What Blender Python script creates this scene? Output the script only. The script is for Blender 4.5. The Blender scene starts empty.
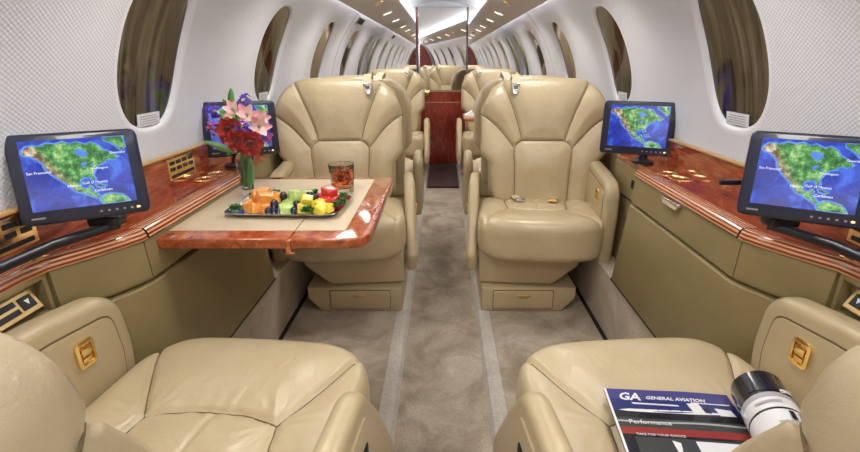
import bpy, bmesh, math, random
import numpy as np
from mathutils import Vector, Matrix
random.seed(7)
PI = math.pi
sc = bpy.context.scene
C = sc.collection

# ---------------------------------------------------------------- camera
cam_d = bpy.data.cameras.new('camera')
cam = bpy.data.objects.new('camera', cam_d); C.objects.link(cam)
cam.location = (0, 0, 1.15)
cam.rotation_euler = (math.radians(90 - 19.45), 0, 0)
cam_d.sensor_width = 36.0
cam_d.lens = 470 / 860 * 36
cam_d.shift_x = -13 / 860
cam_d.clip_start = 0.02
sc.camera = cam

# ---------------------------------------------------------------- world, lights, exposure
w = bpy.data.worlds.new('world'); sc.world = w; w.use_nodes = True
w.node_tree.nodes['Background'].inputs[0].default_value = (0.35, 0.4, 0.5, 1)
w.node_tree.nodes['Background'].inputs[1].default_value = 0.3
sc.view_settings.view_transform = 'Standard'
sc.view_settings.look = 'None'
sc.view_settings.gamma = 1.0
sc.view_settings.use_curve_mapping = False
sc.view_settings.exposure = 0.2
sc.cycles.use_denoising = True
sc.cycles.max_bounces = 10
sc.cycles.diffuse_bounces = 5
sc.cycles.transparent_max_bounces = 16
sc.cycles.sample_clamp_indirect = 6.0

def area(name, loc, rot, sx, sy, power, col):
    l = bpy.data.lights.new(name, 'AREA'); l.shape = 'RECTANGLE'
    l.size = sx; l.size_y = sy; l.energy = power; l.color = col
    o = bpy.data.objects.new(name, l); C.objects.link(o)
    o.location = loc; o.rotation_euler = rot
    return o
# reading lights along the two service panels, plus an added fill lamp behind the camera
def spot(name, loc, power, col, ang=150, tilt=0.0):
    l = bpy.data.lights.new(name, 'SPOT'); l.energy = power; l.color = col; l.spot_size = math.radians(ang); l.spot_blend = .7; l.shadow_soft_size = .10
    o = bpy.data.objects.new(name, l); C.objects.link(o); o.location = loc; o.rotation_euler = (0, tilt, 0)
    return o
for y in (-.6, .38, 1.23, 2.18, 3.03, 3.88, 4.73):
    for s in (-1, 1):
        spot('reading_lamp', (s*0.47, y, 1.47), 11.0, (1.0, 0.95, 0.88), 155, -s*math.radians(4))
area('fill_light', (0, -1.25, 1.25), (math.radians(80), 0, 0), 1.0, 0.6, 6, (1.0, 0.96, 0.92))  # unseen fill lamp, added to brighten the cabin from the forward end

# ---------------------------------------------------------------- materials
def nt(name):
    m = bpy.data.materials.new(name); m.use_nodes = True
    t = m.node_tree; b = t.nodes['Principled BSDF']
    return m, t, b
def setp(b, **k):
    names = dict(col='Base Color', rough='Roughness', metal='Metallic', coat='Coat Weight', coatr='Coat Roughness',
                 trans='Transmission Weight', ior='IOR', spec='Specular IOR Level', emc='Emission Color', ems='Emission Strength',
                 sheen='Sheen Weight', sss='Subsurface Weight')
    for q, v in k.items():
        i = b.inputs[names[q]]
        i.default_value = (*v, 1) if isinstance(v, tuple) else v
def plain(name, col, rough=.5, **k):
    m, t, b = nt(name); setp(b, col=col, rough=rough, **k); return m
def N(t, kind, **k):
    n = t.nodes.new(kind)
    for q, v in k.items():
        if q in n.inputs.keys(): n.inputs[q].default_value = v
        else: setattr(n, q, v)
    return n
def ramp(t, fac, stops):
    r = t.nodes.new('ShaderNodeValToRGB'); e = r.color_ramp.elements
    e[0].position, e[0].color = stops[0][0], (*stops[0][1], 1)
    e[1].position, e[1].color = stops[-1][0], (*stops[-1][1], 1)
    for p, c in stops[1:-1]:
        q = e.new(p); q.color = (*c, 1)
    t.links.new(fac, r.inputs[0]); return r
def bump(t, b, h, strength, dist, prev=None):
    n = N(t, 'ShaderNodeBump'); n.inputs['Strength'].default_value = strength; n.inputs['Distance'].default_value = dist
    t.links.new(h, n.inputs['Height'])
    if prev: t.links.new(prev.outputs[0], n.inputs['Normal'])
    t.links.new(n.outputs[0], b.inputs['Normal']); return n
def coords(t, which='Object', scale=(1, 1, 1), rot=(0, 0, 0)):
    tc = N(t, 'ShaderNodeTexCoord'); mp = N(t, 'ShaderNodeMapping')
    mp.inputs['Scale'].default_value = scale; mp.inputs['Rotation'].default_value = rot
    t.links.new(tc.outputs[which], mp.inputs[0]); return mp.outputs[0]
def noise(t, vec, scale, detail=3, rough=.55, dist=0.0):
    n = N(t, 'ShaderNodeTexNoise'); n.inputs['Scale'].default_value = scale
    n.inputs['Detail'].default_value = detail; n.inputs['Roughness'].default_value = rough; n.inputs['Distortion'].default_value = dist
    t.links.new(vec, n.inputs['Vector']); return n

def leather(name, c1, c2, rough, grain=600, crease=.5):
    m, t, b = nt(name)
    v = coords(t)
    n = noise(t, v, 7, 4)
    r = ramp(t, n.outputs[0], [(.3, c1), (.7, c2)])
    t.links.new(r.outputs[0], b.inputs['Base Color'])
    setp(b, rough=rough, spec=.5, coat=.25, coatr=.25)
    vo = N(t, 'ShaderNodeTexVoronoi', Scale=grain); t.links.new(v, vo.inputs['Vector'])
    b1 = bump(t, b, vo.outputs['Distance'], .12, .001)
    n2 = noise(t, v, 14, 5, .6, 1.6)
    b2 = bump(t, b, n2.outputs[0], crease, .006, b1)
    vc = N(t, 'ShaderNodeTexVoronoi', feature='DISTANCE_TO_EDGE', Scale=22.0)
    nd = noise(t, v, 9, 3)
    mx = N(t, 'ShaderNodeMix', data_type='RGBA', blend_type='ADD'); mx.inputs[0].default_value = .25
    t.links.new(v, mx.inputs[6]); t.links.new(nd.outputs[1], mx.inputs[7]); t.links.new(mx.outputs[2], vc.inputs['Vector'])
    rc = ramp(t, vc.outputs['Distance'], [(0.0, (0, 0, 0)), (.035, (1, 1, 1))])
    bump(t, b, rc.outputs[0], .10*crease, .002, b2)
    return m
M = {}
M['leather'] = leather('cream_leather', (.51, .405, .245), (.58, .475, .30), .32)
M['leather_old'] = leather('creased_cream_leather', (.49, .39, .24), (.56, .455, .29), .32, 500, .8)
M['plastic_cream'] = leather('cream_trim_leather', (.49, .39, .23), (.53, .425, .255), .34, 700, .15)
M['cabinet'] = leather('olive_tan_cabinet_leather', (.25, .195, .085), (.28, .22, .10), .42, 800, .12)
M['cord'] = plain('dark_tan_piping', (.16, .11, .055), .6)
M['black'] = plain('black_plastic', (.012, .014, .02), .3)
M['monitor_black'] = plain('blue_black_plastic', (.012, .016, .045), .28, coat=.4)
M['void'] = plain('dark_gap', (.008, .007, .006), .8)
M['gold'] = plain('polished_gold', (1.0, .74, .32), .20, metal=1.0)
M['gold_dull'] = plain('brushed_gold', (.85, .62, .28), .32, metal=1.0)
M['silver'] = plain('polished_silver', (.82, .82, .84), .14, metal=1.0)
M['strap'] = plain('cream_webbing', (.62, .53, .36), .7)
M['grey_plastic'] = plain('grey_panel', (.33, .31, .30), .45)
M['psu'] = plain('service_panel_grey', (.50, .48, .48), .4)
M['white_plastic'] = plain('white_frame_plastic', (.74, .76, .80), .35)
M['mirror'] = plain('mirror_glass', (.90, .90, .88), .02, metal=1.0)
M['white_text'] = plain('white_print', (.85, .85, .87), .5)
M['led'] = plain('small_amber_led', (.9, .7, .2), .4, emc=(1, .7, .2), ems=2.0)
M['glow'] = plain('cove_light_tube', (1, 1, 1), .5, emc=(.93, .96, 1.0), ems=16.0)
M['lens'] = plain('reading_light_lens', (1, 1, 1), .3, emc=(1, .97, .9), ems=2.2)

def wall_mat():
    m, t, b = nt('woven_wall_panel')
    tc = N(t, 'ShaderNodeTexCoord')
    sep = N(t, 'ShaderNodeSeparateXYZ'); t.links.new(tc.outputs['UV'], sep.inputs[0])
    k = 2*PI/0.011
    def sn(src, kk, ph=0.0):
        a = N(t, 'ShaderNodeMath', operation='MULTIPLY'); t.links.new(src, a.inputs[0]); a.inputs[1].default_value = kk
        c = N(t, 'ShaderNodeMath', operation='SINE'); t.links.new(a.outputs[0], c.inputs[0]); return c
    s1 = sn(sep.outputs[0], k*.8); s2 = sn(sep.outputs[1], k)
    p = N(t, 'ShaderNodeMath', operation='MULTIPLY'); t.links.new(s1.outputs[0], p.inputs[0]); t.links.new(s2.outputs[0], p.inputs[1])
    mr = N(t, 'ShaderNodeMapRange'); mr.inputs[1].default_value = -1; mr.inputs[2].default_value = 1
    t.links.new(p.outputs[0], mr.inputs[0])
    r = ramp(t, mr.outputs[0], [(0.25, (.60, .62, .67)), (.75, (.74, .76, .81))])
    t.links.new(r.outputs[0], b.inputs['Base Color'])
    setp(b, rough=.55, spec=.3)
    bump(t, b, mr.outputs[0], .55, .0022)
    return m
M['wall'] = wall_mat()
M['ceiling'] = plain('ceiling_liner', (.66, .68, .72), .45)

def carpet_mat(name, c1, c2, c3):
    m, t, b = nt(name)
    v = coords(t)
    n1 = noise(t, v, 5, 5, .65, .6); r = ramp(t, n1.outputs[0], [(.3, c1), (.5, c2), (.72, c3)])
    n2 = noise(t, v, 160, 2)
    mx = N(t, 'ShaderNodeMix', data_type='RGBA', blend_type='MULTIPLY'); mx.inputs[0].default_value = .35
    t.links.new(r.outputs[0], mx.inputs[6])
    r2 = ramp(t, n2.outputs[0], [(.3, (.45, .45, .45)), (.7, (1.25, 1.25, 1.25))]); t.links.new(r2.outputs[0], mx.inputs[7])
    t.links.new(mx.outputs[2], b.inputs['Base Color'])
    setp(b, rough=.95, spec=.1, sheen=.25)
    bump(t, b, n2.outputs[0], .8, .004)
    return m
M['carpet'] = carpet_mat('taupe_carpet', (.25, .195, .135), (.42, .35, .265), (.60, .53, .43))
M['carpet_band'] = carpet_mat('pale_worn_carpet_edge', (.44, .40, .34), (.54, .50, .45), (.64, .61, .56))
M['carpet_side'] = carpet_mat('side_carpet', (.40, .32, .23), (.50, .42, .315), (.60, .52, .41))
M['carpet_dark'] = carpet_mat('dark_burgundy_carpet', (.03, .008, .008), (.06, .015, .014), (.10, .03, .025))

def wood_mat(name, dark, mid, light, scale=(14, 2.2, 14), rough=.10, stripes=False):
    m, t, b = nt(name)
    v = coords(t, 'Object', scale)
    n = noise(t, v, 2.2, 6, .62, 2.2)
    r = ramp(t, n.outputs[0], [(.30, dark), (.50, mid), (.72, light)])
    out = r.outputs[0]
    if stripes:
        tc = N(t, 'ShaderNodeTexCoord'); sep = N(t, 'ShaderNodeSeparateXYZ'); t.links.new(tc.outputs['UV'], sep.inputs[0])
        nz = noise(t, coords(t, 'Object', (1, 1, 1)), 9, 2)
        a = N(t, 'ShaderNodeMath', operation='MULTIPLY_ADD'); t.links.new(nz.outputs[0], a.inputs[0]); a.inputs[1].default_value = .0025
        t.links.new(sep.outputs[0], a.inputs[2])
        q = N(t, 'ShaderNodeMath', operation='MULTIPLY'); t.links.new(a.outputs[0], q.inputs[0]); q.inputs[1].default_value = 2*PI/.0100
        s = N(t, 'ShaderNodeMath', operation='SINE'); t.links.new(q.outputs[0], s.inputs[0])
        mr = N(t, 'ShaderNodeMapRange'); mr.inputs[1].default_value = -1; mr.inputs[2].default_value = 1; t.links.new(s.outputs[0], mr.inputs[0])
        rs = ramp(t, mr.outputs[0], [(.25, (.22, .03, .012)), (.5, (.50, .14, .05)), (.85, (.80, .45, .22))])
        mx = N(t, 'ShaderNodeMix', data_type='RGBA', blend_type='MIX'); mx.inputs[0].default_value = .88
        t.links.new(out, mx.inputs[6]); t.links.new(rs.outputs[0], mx.inputs[7]); out = mx.outputs[2]
    t.links.new(out, b.inputs['Base Color'])
    setp(b, rough=rough, coat=.8, coatr=.04, spec=.5)
    return m
M['wood'] = wood_mat('mahogany_burl', (.13, .020, .008), (.34, .060, .022), (.58, .18, .06))
M['wood_edge'] = wood_mat('striped_mahogany_edge', (.18, .03, .012), (.36, .09, .03), (.55, .22, .09), rough=.22, stripes=True)
M['wood_table'] = wood_mat('red_lacquered_table_wood', (.20, .035, .012), (.40, .085, .025), (.62, .21, .07), (9, 9, 9))
M['wood_red'] = wood_mat('burgundy_bulkhead_wood', (.16, .014, .010), (.34, .035, .022), (.50, .09, .05), (10, 10, 3), .2)
M['wood_gold'] = plain('pale_wood_bead', (.55, .33, .12), .35)
M['beige_top'] = leather('beige_table_inlay', (.60, .49, .33), (.64, .53, .36), .45, 900, .04)

def glass_mat(name, col, rough=0.0, ior=1.45):
    m, t, b = nt(name); setp(b, col=col, rough=rough, trans=1.0, ior=ior); return m
M['glass'] = glass_mat('clear_glass', (.97, .98, .98))
M['tea'] = glass_mat('amber_red_drink', (.82, .26, .10), 0.0, 1.33)
M['ice'] = glass_mat('ice_in_drink', (.85, .42, .25), .08, 1.31)
M['water'] = glass_mat('vase_water', (.93, .97, .93), 0, 1.33)
def pane_mat():
    m, t, b = nt('dark_window_pane')
    n = noise(t, coords(t, 'Object', (1, 7, .5)), 3.0, 3, .5, .4)
    r = ramp(t, n.outputs[0], [(.35, (.012, .009, .006)), (.5, (.055, .040, .022)), (.62, (.12, .095, .06)), (.75, (.17, .15, .11))])
    t.links.new(r.outputs[0], b.inputs['Base Color'])
    setp(b, rough=.04, spec=.6, ior=1.45)
    return m
M['pane'] = pane_mat()
M['shade'] = plain('bronze_window_shade', (.20, .16, .11), .5)

# ---------------------------------------------------------------- mesh helpers
def link(name, me, parent=None, smooth=True):
    o = bpy.data.objects.new(name, me); C.objects.link(o)
    if parent is not None: o.parent = parent
    if smooth and len(me.polygons): me.polygons.foreach_set('use_smooth', [True]*len(me.polygons))
    return o
def mesh(name, V, F, mats, parent=None, smooth=True, mi=None, uv=None):
    me = bpy.data.meshes.new(name)
    me.from_pydata([tuple(v) for v in V], [], [tuple(f) for f in F])
    for m in (mats if isinstance(mats, (list, tuple)) else [mats]): me.materials.append(m)
    if mi is not None: me.polygons.foreach_set('material_index', mi)
    if uv is not None:
        l = me.uv_layers.new(name='UVMap'); li = np.empty(len(me.loops), dtype=np.int32); me.loops.foreach_get('vertex_index', li)
        l.data.foreach_set('uv', np.asarray(uv, dtype=np.float32)[li].ravel())
    me.update()
    return link(name, me, parent, smooth)
def from_bm(name, bm, mats, parent=None, smooth=True, sharp=None):
    me = bpy.data.meshes.new(name); bm.normal_update(); bm.to_mesh(me); bm.free()
    for m in (mats if isinstance(mats, (list, tuple)) else [mats]): me.materials.append(m)
    o = link(name, me, parent, smooth)
    if smooth:
        try: me.set_sharp_from_angle(angle=math.radians(sharp or 38))
        except Exception: pass
    return o
def tag(o, label=None, cat=None, group=None, kind=None):
    if label: o['label'] = label
    if cat: o['category'] = cat
    if group: o['group'] = group
    if kind: o['kind'] = kind
    return o
def struct(o, label=None):
    o['kind'] = 'structure'
    if label: o['label'] = label
    return o
def empty(name, loc=(0, 0, 0), rz=0, label=None, cat=None, group=None):
    o = bpy.data.objects.new(name, None); C.objects.link(o); o.location = loc; o.rotation_euler = (0, 0, rz)
    o.empty_display_size = .05
    return tag(o, label, cat, group)
def copy_tree(o, parent=None):
    c = o.copy(); C.objects.link(c); c.parent = parent
    for ch in list(o.children): copy_tree(ch, c)
    return c

def bm_box(bm, c, s, bev=0.0, seg=2, rot=None, mi=0):
    r = bmesh.ops.create_cube(bm, size=1.0)
    vs = r['verts']
    bmesh.ops.scale(bm, vec=s, verts=vs)
    if bev > 0:
        es = list({e for v in vs for e in v.link_edges})
        rr = bmesh.ops.bevel(bm, geom=es, offset=bev, segments=seg, affect='EDGES', profile=.5)
        vs = list({v for f in rr['faces'] for v in f.verts} | {v for v in vs if v.is_valid})
    if rot is not None: bmesh.ops.rotate(bm, cent=(0, 0, 0), matrix=rot, verts=vs)
    bmesh.ops.translate(bm, vec=c, verts=vs)
    for f in {f for v in vs for f in v.link_faces}: f.material_index = mi
    return vs
def bm_tube(bm, pts, r, n=10, cap=True, mi=0):
    """round tube through points; r a number or a list"""
    pts = [Vector(p) for p in pts]; rs = r if isinstance(r, (list, tuple)) else [r]*len(pts)
    rings = []; up = Vector((0, 0, 1))
    prev = None
    for i, p in enumerate(pts):
        d = (pts[min(i+1, len(pts)-1)] - pts[max(i-1, 0)]).normalized()
        if prev is None:
            a = d.cross(up if abs(d.z) < .9 else Vector((1, 0, 0))).normalized()
        else:
            a = (prev - d*prev.dot(d)).normalized()
        prev = a; b = d.cross(a)
        rings.append([bm.verts.new(p + (a*math.cos(2*PI*k/n) + b*math.sin(2*PI*k/n))*rs[i]) for k in range(n)])
    for i in range(len(rings)-1):
        for k in range(n):
            f = bm.faces.new((rings[i][k], rings[i][(k+1) % n], rings[i+1][(k+1) % n], rings[i+1][k])); f.material_index = mi
    if cap:
        f = bm.faces.new(rings[0][::-1]); f.material_index = mi
        f = bm.faces.new(rings[-1]); f.material_index = mi
def bm_lathe(bm, prof, n=32, c=(0, 0, 0), mi=0, close=False):
    rings = []
    for r, z in prof:
        if r < 1e-6: rings.append([bm.verts.new((c[0], c[1], c[2]+z))])
        else: rings.append([bm.verts.new((c[0]+r*math.cos(2*PI*k/n), c[1]+r*math.sin(2*PI*k/n), c[2]+z)) for k in range(n)])
    if close: rings.append(rings[0])
    for a, b in zip(rings[:-1], rings[1:]):
        for k in range(n):
            q = [a[k % len(a)], a[(k+1) % len(a)], b[(k+1) % len(b)], b[k % len(b)]]
            u = []
            for x in q:
                if x not in u: u.append(x)
            if len(u) > 2: f = bm.faces.new(u); f.material_index = mi
def bm_prism(bm, pts, axis, a0, a1, bev=0.0, seg=3, mi=0, lat=False):
    """polygon pts (2D) extruded along axis ('x','y','z') from a0 to a1; bevel of the rim edges (lat: also the long edges)"""
    def P(p, a):
        return {'x': (a, p[0], p[1]), 'y': (p[0], a, p[1]), 'z': (p[0], p[1], a)}[axis]
    v0 = [bm.verts.new(P(p, a0)) for p in pts]; v1 = [bm.verts.new(P(p, a1)) for p in pts]
    n = len(pts); fs = []
    f0 = bm.faces.new(v0); f1 = bm.faces.new(v1[::-1]); fs += [f0, f1]
    for k in range(n): fs.append(bm.faces.new((v0[k], v1[k], v1[(k+1) % n], v0[(k+1) % n])))
    bmesh.ops.recalc_face_normals(bm, faces=fs)
    es = set(f0.edges) | set(f1.edges)
    if lat: es |= {e for f in fs for e in f.edges}
    for f in fs: f.material_index = mi
    if bev > 0: bmesh.ops.bevel(bm, geom=list(es), offset=bev, segments=seg, affect='EDGES', profile=.5, clamp_overlap=True)
def rounded(pts, rad, n=6):
    """round the corners of a 2D polygon; rad a number or a list"""
    out = []; m = len(pts)
    for i in range(m):
        r = rad[i] if isinstance(rad, (list, tuple)) else rad
        p0, p, p1 = Vector(pts[i-1]), Vector(pts[i]), Vector(pts[(i+1) % m])
        a = (p0-p); b = (p1-p); la, lb = a.length, b.length
        if r <= 0: out.append(tuple(p)); continue
        a.normalize(); b.normalize()
        ang = a.angle(b); d = min(r/math.tan(ang/2), la*.49, lb*.49)
        A, B = p+a*d, p+b*d
        for k in range(n+1):
            t = k/n; q = A*(1-t)**2 + p*2*t*(1-t) + B*t*t
            out.append((q.x, q.y))
    return out
def rrect(cx, cy, w, h, r, n=6):
    return rounded([(cx-w/2, cy-h/2), (cx+w/2, cy-h/2), (cx+w/2, cy+h/2), (cx-w/2, cy+h/2)], r, n)
def text_mesh(name, s, size, mat, parent, mtx, depth=.0006, align='LEFT'):
    cu = bpy.data.curves.new('t', 'FONT'); cu.body = s; cu.size = size; cu.extrude = depth; cu.align_x = align; cu.resolution_u = 2
    if name == 'cover_title': cu.offset = size*.025; cu.shear = .25
    to = bpy.data.objects.new('t', cu); C.objects.link(to)
    dg = bpy.context.evaluated_depsgraph_get(); dg.update()
    me = bpy.data.meshes.new_from_object(to.evaluated_get(dg)); me.transform(mtx); me.materials.clear(); me.materials.append(mat)
    bpy.data.objects.remove(to); bpy.data.curves.remove(cu)
    return link(name, me, parent, False)

# ---------------------------------------------------------------- the cabin shell
Y0, Y1 = -1.7, 5.5
RH, ZC = 0.90, 0.85
def hull(s, y, off=0.0, side=1):           # s = arc length from the horizontal through the centre of the hull circle
    a = s/RH; return (side*(RH+off)*math.cos(a), y, ZC+(RH+off)*math.sin(a))
S0, S1 = RH*math.radians(-3.5), RH*math.radians(60)
SW = RH*math.radians(21.5)
WA, WB, WN = .150, .232, 2.7
win_y = [-1.25, -.42, .52, 1.46, 2.43, 3.40, 4.34, 5.22]
tile_y = [Y0, -.84, .05, 1.005, 1.975, 2.945, 3.90, 4.82, Y1]
def srad(dx, dy, a, b, n):
    return 1/((abs(dx)/a)**n + (abs(dy)/b)**n)**(1/n)
def build_wall(side, name):
    V = []; F = []; UV = []
    nb = 26
    for ti, yc in enumerate(win_y):
        ya, yb = tile_y[ti], tile_y[ti+1]
        bd = []
        for k in range(nb): bd.append((ya+(yb-ya)*k/nb, S0))
        for k in range(nb): bd.append((yb, S0+(S1-S0)*k/nb))
        for k in range(nb): bd.append((yb-(yb-ya)*k/nb, S1))
        for k in range(nb): bd.append((ya, S1-(S1-S0)*k/nb))
        rings = 10; base = len(V); m = len(bd)
        for r in range(rings+1):
            t = (r/rings)
            for (by, bs) in bd:
                dy, ds = by-yc, bs-SW; L = math.hypot(dy, ds); R = srad(dy/L, ds/L, WA+.022, WB+.022, WN)
                oy, os_ = yc+dy/L*R, SW+ds/L*R
                y, s = by+(oy-by)*t, bs+(os_-bs)*t
                V.append(hull(s, y, 0, side)); UV.append((y, s))
        for r in range(rings):
            for k in range(m):
                a, b = base+r*m+k, base+r*m+(k+1) % m
                q = (a, b, b+m, a+m)
                F.append(q if side < 0 else q[::-1])
    o = mesh(name, V, F, M['wall'], uv=UV)
    return struct(o)
build_wall(-1, 'wall_left'); build_wall(1, 'wall_right')

def build_window(side, yc, idx):
    n = 72
    prof = [(.022, .0), (.015, -.0005), (.008, .001), (.002, .005), (0, .008), (-.001, .011), (-.002, .014), (-.006, .015)]
    V = []; F = []
    for g, off in prof:
        for k in range(n):
            a = 2*PI*k/n; dx, dy = math.cos(a), math.sin(a)
            R = srad(dx, dy, WA+g, WB+g, WN)
            V.append(hull(SW+dy*R, yc+dx*R, off, side))
    for r in range(len(prof)-1):
        for k in range(n):
            q = (r*n+k, r*n+(k+1) % n, (r+1)*n+(k+1) % n, (r+1)*n+k); F.append(q if side < 0 else q[::-1])
    w_ = mesh('window_%d' % idx, V, F, M['white_plastic']); struct(w_)
    V = []; F = []; rr = 8
    for r in range(rr+1):
        for k in range(n):
            a = 2*PI*k/n; dx, dy = math.cos(a), math.sin(a); R = srad(dx, dy, WA-.002, WB-.002, WN)*(1-r/rr)
            V.append(hull(SW+dy*R, yc+dx*R, .0125, side))
    for r in range(rr):
        for k in range(n):
            q = (r*n+k, r*n+(k+1) % n, (r+1)*n+(k+1) % n, (r+1)*n+k); F.append(q if side < 0 else q[::-1])
    mesh('window_pane', V, F, M['pane'], w_)
    # small printed placard at the foot of the reveal
    if -.9 < yc < 3:
        bm = bmesh.new()
        s0 = SW-WB+.006
        def plate(y0, y1, sa, sb, off, mi):
            vs = [bm.verts.new(hull(a, y, off, side)) for a, y in ((sa, y0), (sa, y1), (sb, y1), (sb, y0))]
            vb = [bm.verts.new(hull(a, y, off+.004, side)) for a, y in ((sa, y0), (sa, y1), (sb, y1), (sb, y0))]
            fs = [bm.faces.new(vs), bm.faces.new(vb[::-1])]+[bm.faces.new((vs[i], vb[i], vb[(i+1) % 4], vs[(i+1) % 4])) for i in range(4)]
            for f in fs: f.material_index = mi
            bmesh.ops.recalc_face_normals(bm, faces=fs)
        plate(yc-.055, yc+.055, s0, s0+.036, .005, 0)
        for j in range(4):
            plate(yc-.046, yc+.046-.01*(j % 2), s0+.006+j*.007, s0+.008+j*.007, .004, 1)
        from_bm('placard', bm, [M['white_plastic'], M['grey_plastic']], w_, False)
    return w_
i = 1
for yc in win_y:
    for s in (-1, 1):
        build_window(s, yc, i); i += 1

# ceiling dome and the two service panels with cove lights
def sweep(name, prof, y0, y1, mat, parent=None, thick=None, smooth=True, ny=2):
    """open profile [(x,z)] swept along y"""
    V = []; F = []
    for j in range(ny):
        y = y0+(y1-y0)*j/(ny-1)
        for (x, z) in prof: V.append((x, y, z))
    m = len(prof)
    for j in range(ny-1):
        for k in range(m-1):
            F.append((j*m+k, j*m+k+1, (j+1)*m+k+1, (j+1)*m+k))
    return mesh(name, V, F, mat, parent, smooth)
arc = []
for k in range(25):
    a = -1+2*k/24; arc.append((a*.47, 1.625+.115*math.cos(a*PI/2)))
struct(sweep('ceiling', arc, Y0, Y1, M['ceiling']))
tn = 1
for s in (-1, 1):
    bm = bmesh.new()
    pr = rounded([(s*.335, 1.570), (s*.600, 1.474), (s*.612, 1.478), (s*.614, 1.490), (s*.36, 1.598), (s*.332, 1.585)], .008, 3)
    bm_prism(bm, pr, 'y', Y0, Y1-.004, 0)
    o = from_bm('trim_%d' % tn, bm, M['psu']); struct(o); tn += 1
    for nm, pp in (('cove', [(s*.568, 1.512), (s*.590, 1.502), (s*.594, 1.510), (s*.572, 1.520)]), ('cove', [(s*.39, 1.592), (s*.42, 1.580), (s*.42, 1.590), (s*.39, 1.602)])):
        bm = bmesh.new(); bm_prism(bm, pp, 'y', Y0+.02, Y1-.02, 0)
        o = from_bm('trim_%d' % tn, bm, M['glow'], None, False); struct(o); tn += 1

# floor: dropped aisle, pale worn bands, seat platforms, seat track gap, carpeted kick
struct(sweep('floor', [(-.72, 0), (-.205, 0)], Y0, Y1, M['carpet'], smooth=False))
def slab(name, x0, x1, y0, y1, z0, z1, mat, parent=None, bev=0):
    bm = bmesh.new(); bm_box(bm, ((x0+x1)/2, (y0+y1)/2, (z0+z1)/2), (abs(x1-x0), abs(y1-y0), abs(z1-z0)), bev)
    return from_bm(name, bm, mat, parent, False)
bpy.data.objects.remove(bpy.data.objects['floor'])
bm = bmesh.new()
bm_box(bm, (0, (Y0+Y1)/2, -.07), (1.44, Y1-Y0, .08))
o = from_bm('floor', bm, M['carpet'], None, False); struct(o)
for s in (-1, 1):
    o = slab('floor_platform', s*.20, s*.70, Y0, Y1, -.03, 0, M['carpet']); struct(o)
    bm = bmesh.new(); bm_prism(bm, [(s*.16, -.0295), (s*.205, -.0295), (s*.205, .004), (s*.19, .004), (s*.172, -.004)], 'y', Y0, Y1, 0)
    o = from_bm('trim_%d' % tn, bm, M['carpet_band'], None, False); struct(o); tn += 1
    o = slab('trim_%d' % tn, s*.205, s*.222, Y0, Y1, 0, .0035, M['carpet_band']); struct(o); tn += 1
    o = slab('trim_%d' % tn, s*.700, s*.718, Y0, Y1, -.03, .003, M['void']); struct(o); tn += 1
    o = slab('trim_%d' % tn, s*.706, s*.73, Y0, 1.80, .2765, .2835, M['void']); struct(o); tn += 1
    # carpeted kick along the side
    bm = bmesh.new(); bm_prism(bm, [(s*.715, -.03), (s*.722, .02), (s*.712, .276), (s*.89, .276), (s*.89, -.03)], 'y', Y0, Y1, 0)
    o = from_bm('baseboard_%s' % ('left' if s < 0 else 'right'), bm, M['carpet_side'], None, False); struct(o)
    bm = bmesh.new(); bm_prism(bm, [(s*.9, -.03), (s*.9, .80), (s*.93, .80), (s*.93, -.03)], 'y', Y0, Y1, 0)
    o = from_bm('wall_lower_%s' % ('left' if s < 0 else 'right'), bm, M['cabinet'], None, False); struct(o)
o = slab('floor_vestibule', -.155, .155, 4.45, Y1, -.029, -.012, M['carpet_dark']); struct(o)

# aft bulkhead: mirrors above, burgundy wood below, mirrored door set a little ajar
def seg_poly(x0, x1, z0):
    """bulkhead outline between x0 and x1 above z0, following the hull"""
    pts = [(x0, z0), (x1, z0)]
    for k in range(13):
        x = x1+(x0-x1)*k/12
        zt = min(ZC+math.sqrt(max((RH+.0)**2-x*x, 0)), 1.62+.12*math.cos(min(abs(x)/.47, 1)*PI/2) if abs(x) < .47 else 9)
        pts.append((x, zt))
    return pts
bw = empty('wall_aft'); struct(bw); bw.location = (0, Y1, 0)
for (x0, x1) in ((-.88, -.295), (.275, .88)):
    bm = bmesh.new(); bm_prism(bm, seg_poly(x0, x1, .84), 'y', 0, .02, 0); from_bm('mirror_panel', bm, M['mirror'], bw, False)
    bm = bmesh.new(); bm_box(bm, ((x0+x1)/2, .02, .405), (x1-x0, .04, .87)); from_bm('wood_panel', bm, M['wood_red'], bw, False)
for x in (-.285, .265):
    bm = bmesh.new(); bm_box(bm, (x, 0.0, .83), (.012, .05, 1.70), .003); from_bm('door_post', bm, M['wood_red'], bw, False)
bm = bmesh.new(); bm_prism(bm, seg_poly(-.295, .275, 1.685), 'y', 0, .02, 0); from_bm('header_panel', bm, M['ceiling'], bw, False)
dr = empty('door_1'); struct(dr); dr.location = (.253, Y1-.002, 0); dr.rotation_euler = (0, 0, math.radians(4.6))
bm = bmesh.new(); bm_box(bm, (-.26, 0, 1.255), (.52, .024, .85), .002); from_bm('mirror_panel', bm, M['mirror'], dr, False)
bm = bmesh.new(); bm_box(bm, (-.26, 0, .405), (.52, .03, .82), .004); from_bm('wood_panel', bm, M['wood_red'], dr, False)
bm = bmesh.new(); bm_box(bm, (-.26, -.018, .70), (.48, .006, .008)); bm_box(bm, (-.26, -.018, .822), (.50, .008, .012)); from_bm('inlay_strip', bm, M['wood_gold'], dr, False)
bm = bmesh.new(); bm_lathe(bm, [(0, 0), (.018, 0), (.014, .01), (.012, .02), (.030, .03), (.036, .045), (.030, .06), (.014, .068), (0, .07)], 24)
bmesh.ops.rotate(bm, cent=(0, 0, 0), matrix=Matrix.Rotation(PI/2, 3, 'X'), verts=bm.verts)
bmesh.ops.translate(bm, vec=(-.435, -.014, .80), verts=bm.verts); from_bm('door_knob', bm, M['gold'], dr)

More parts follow.
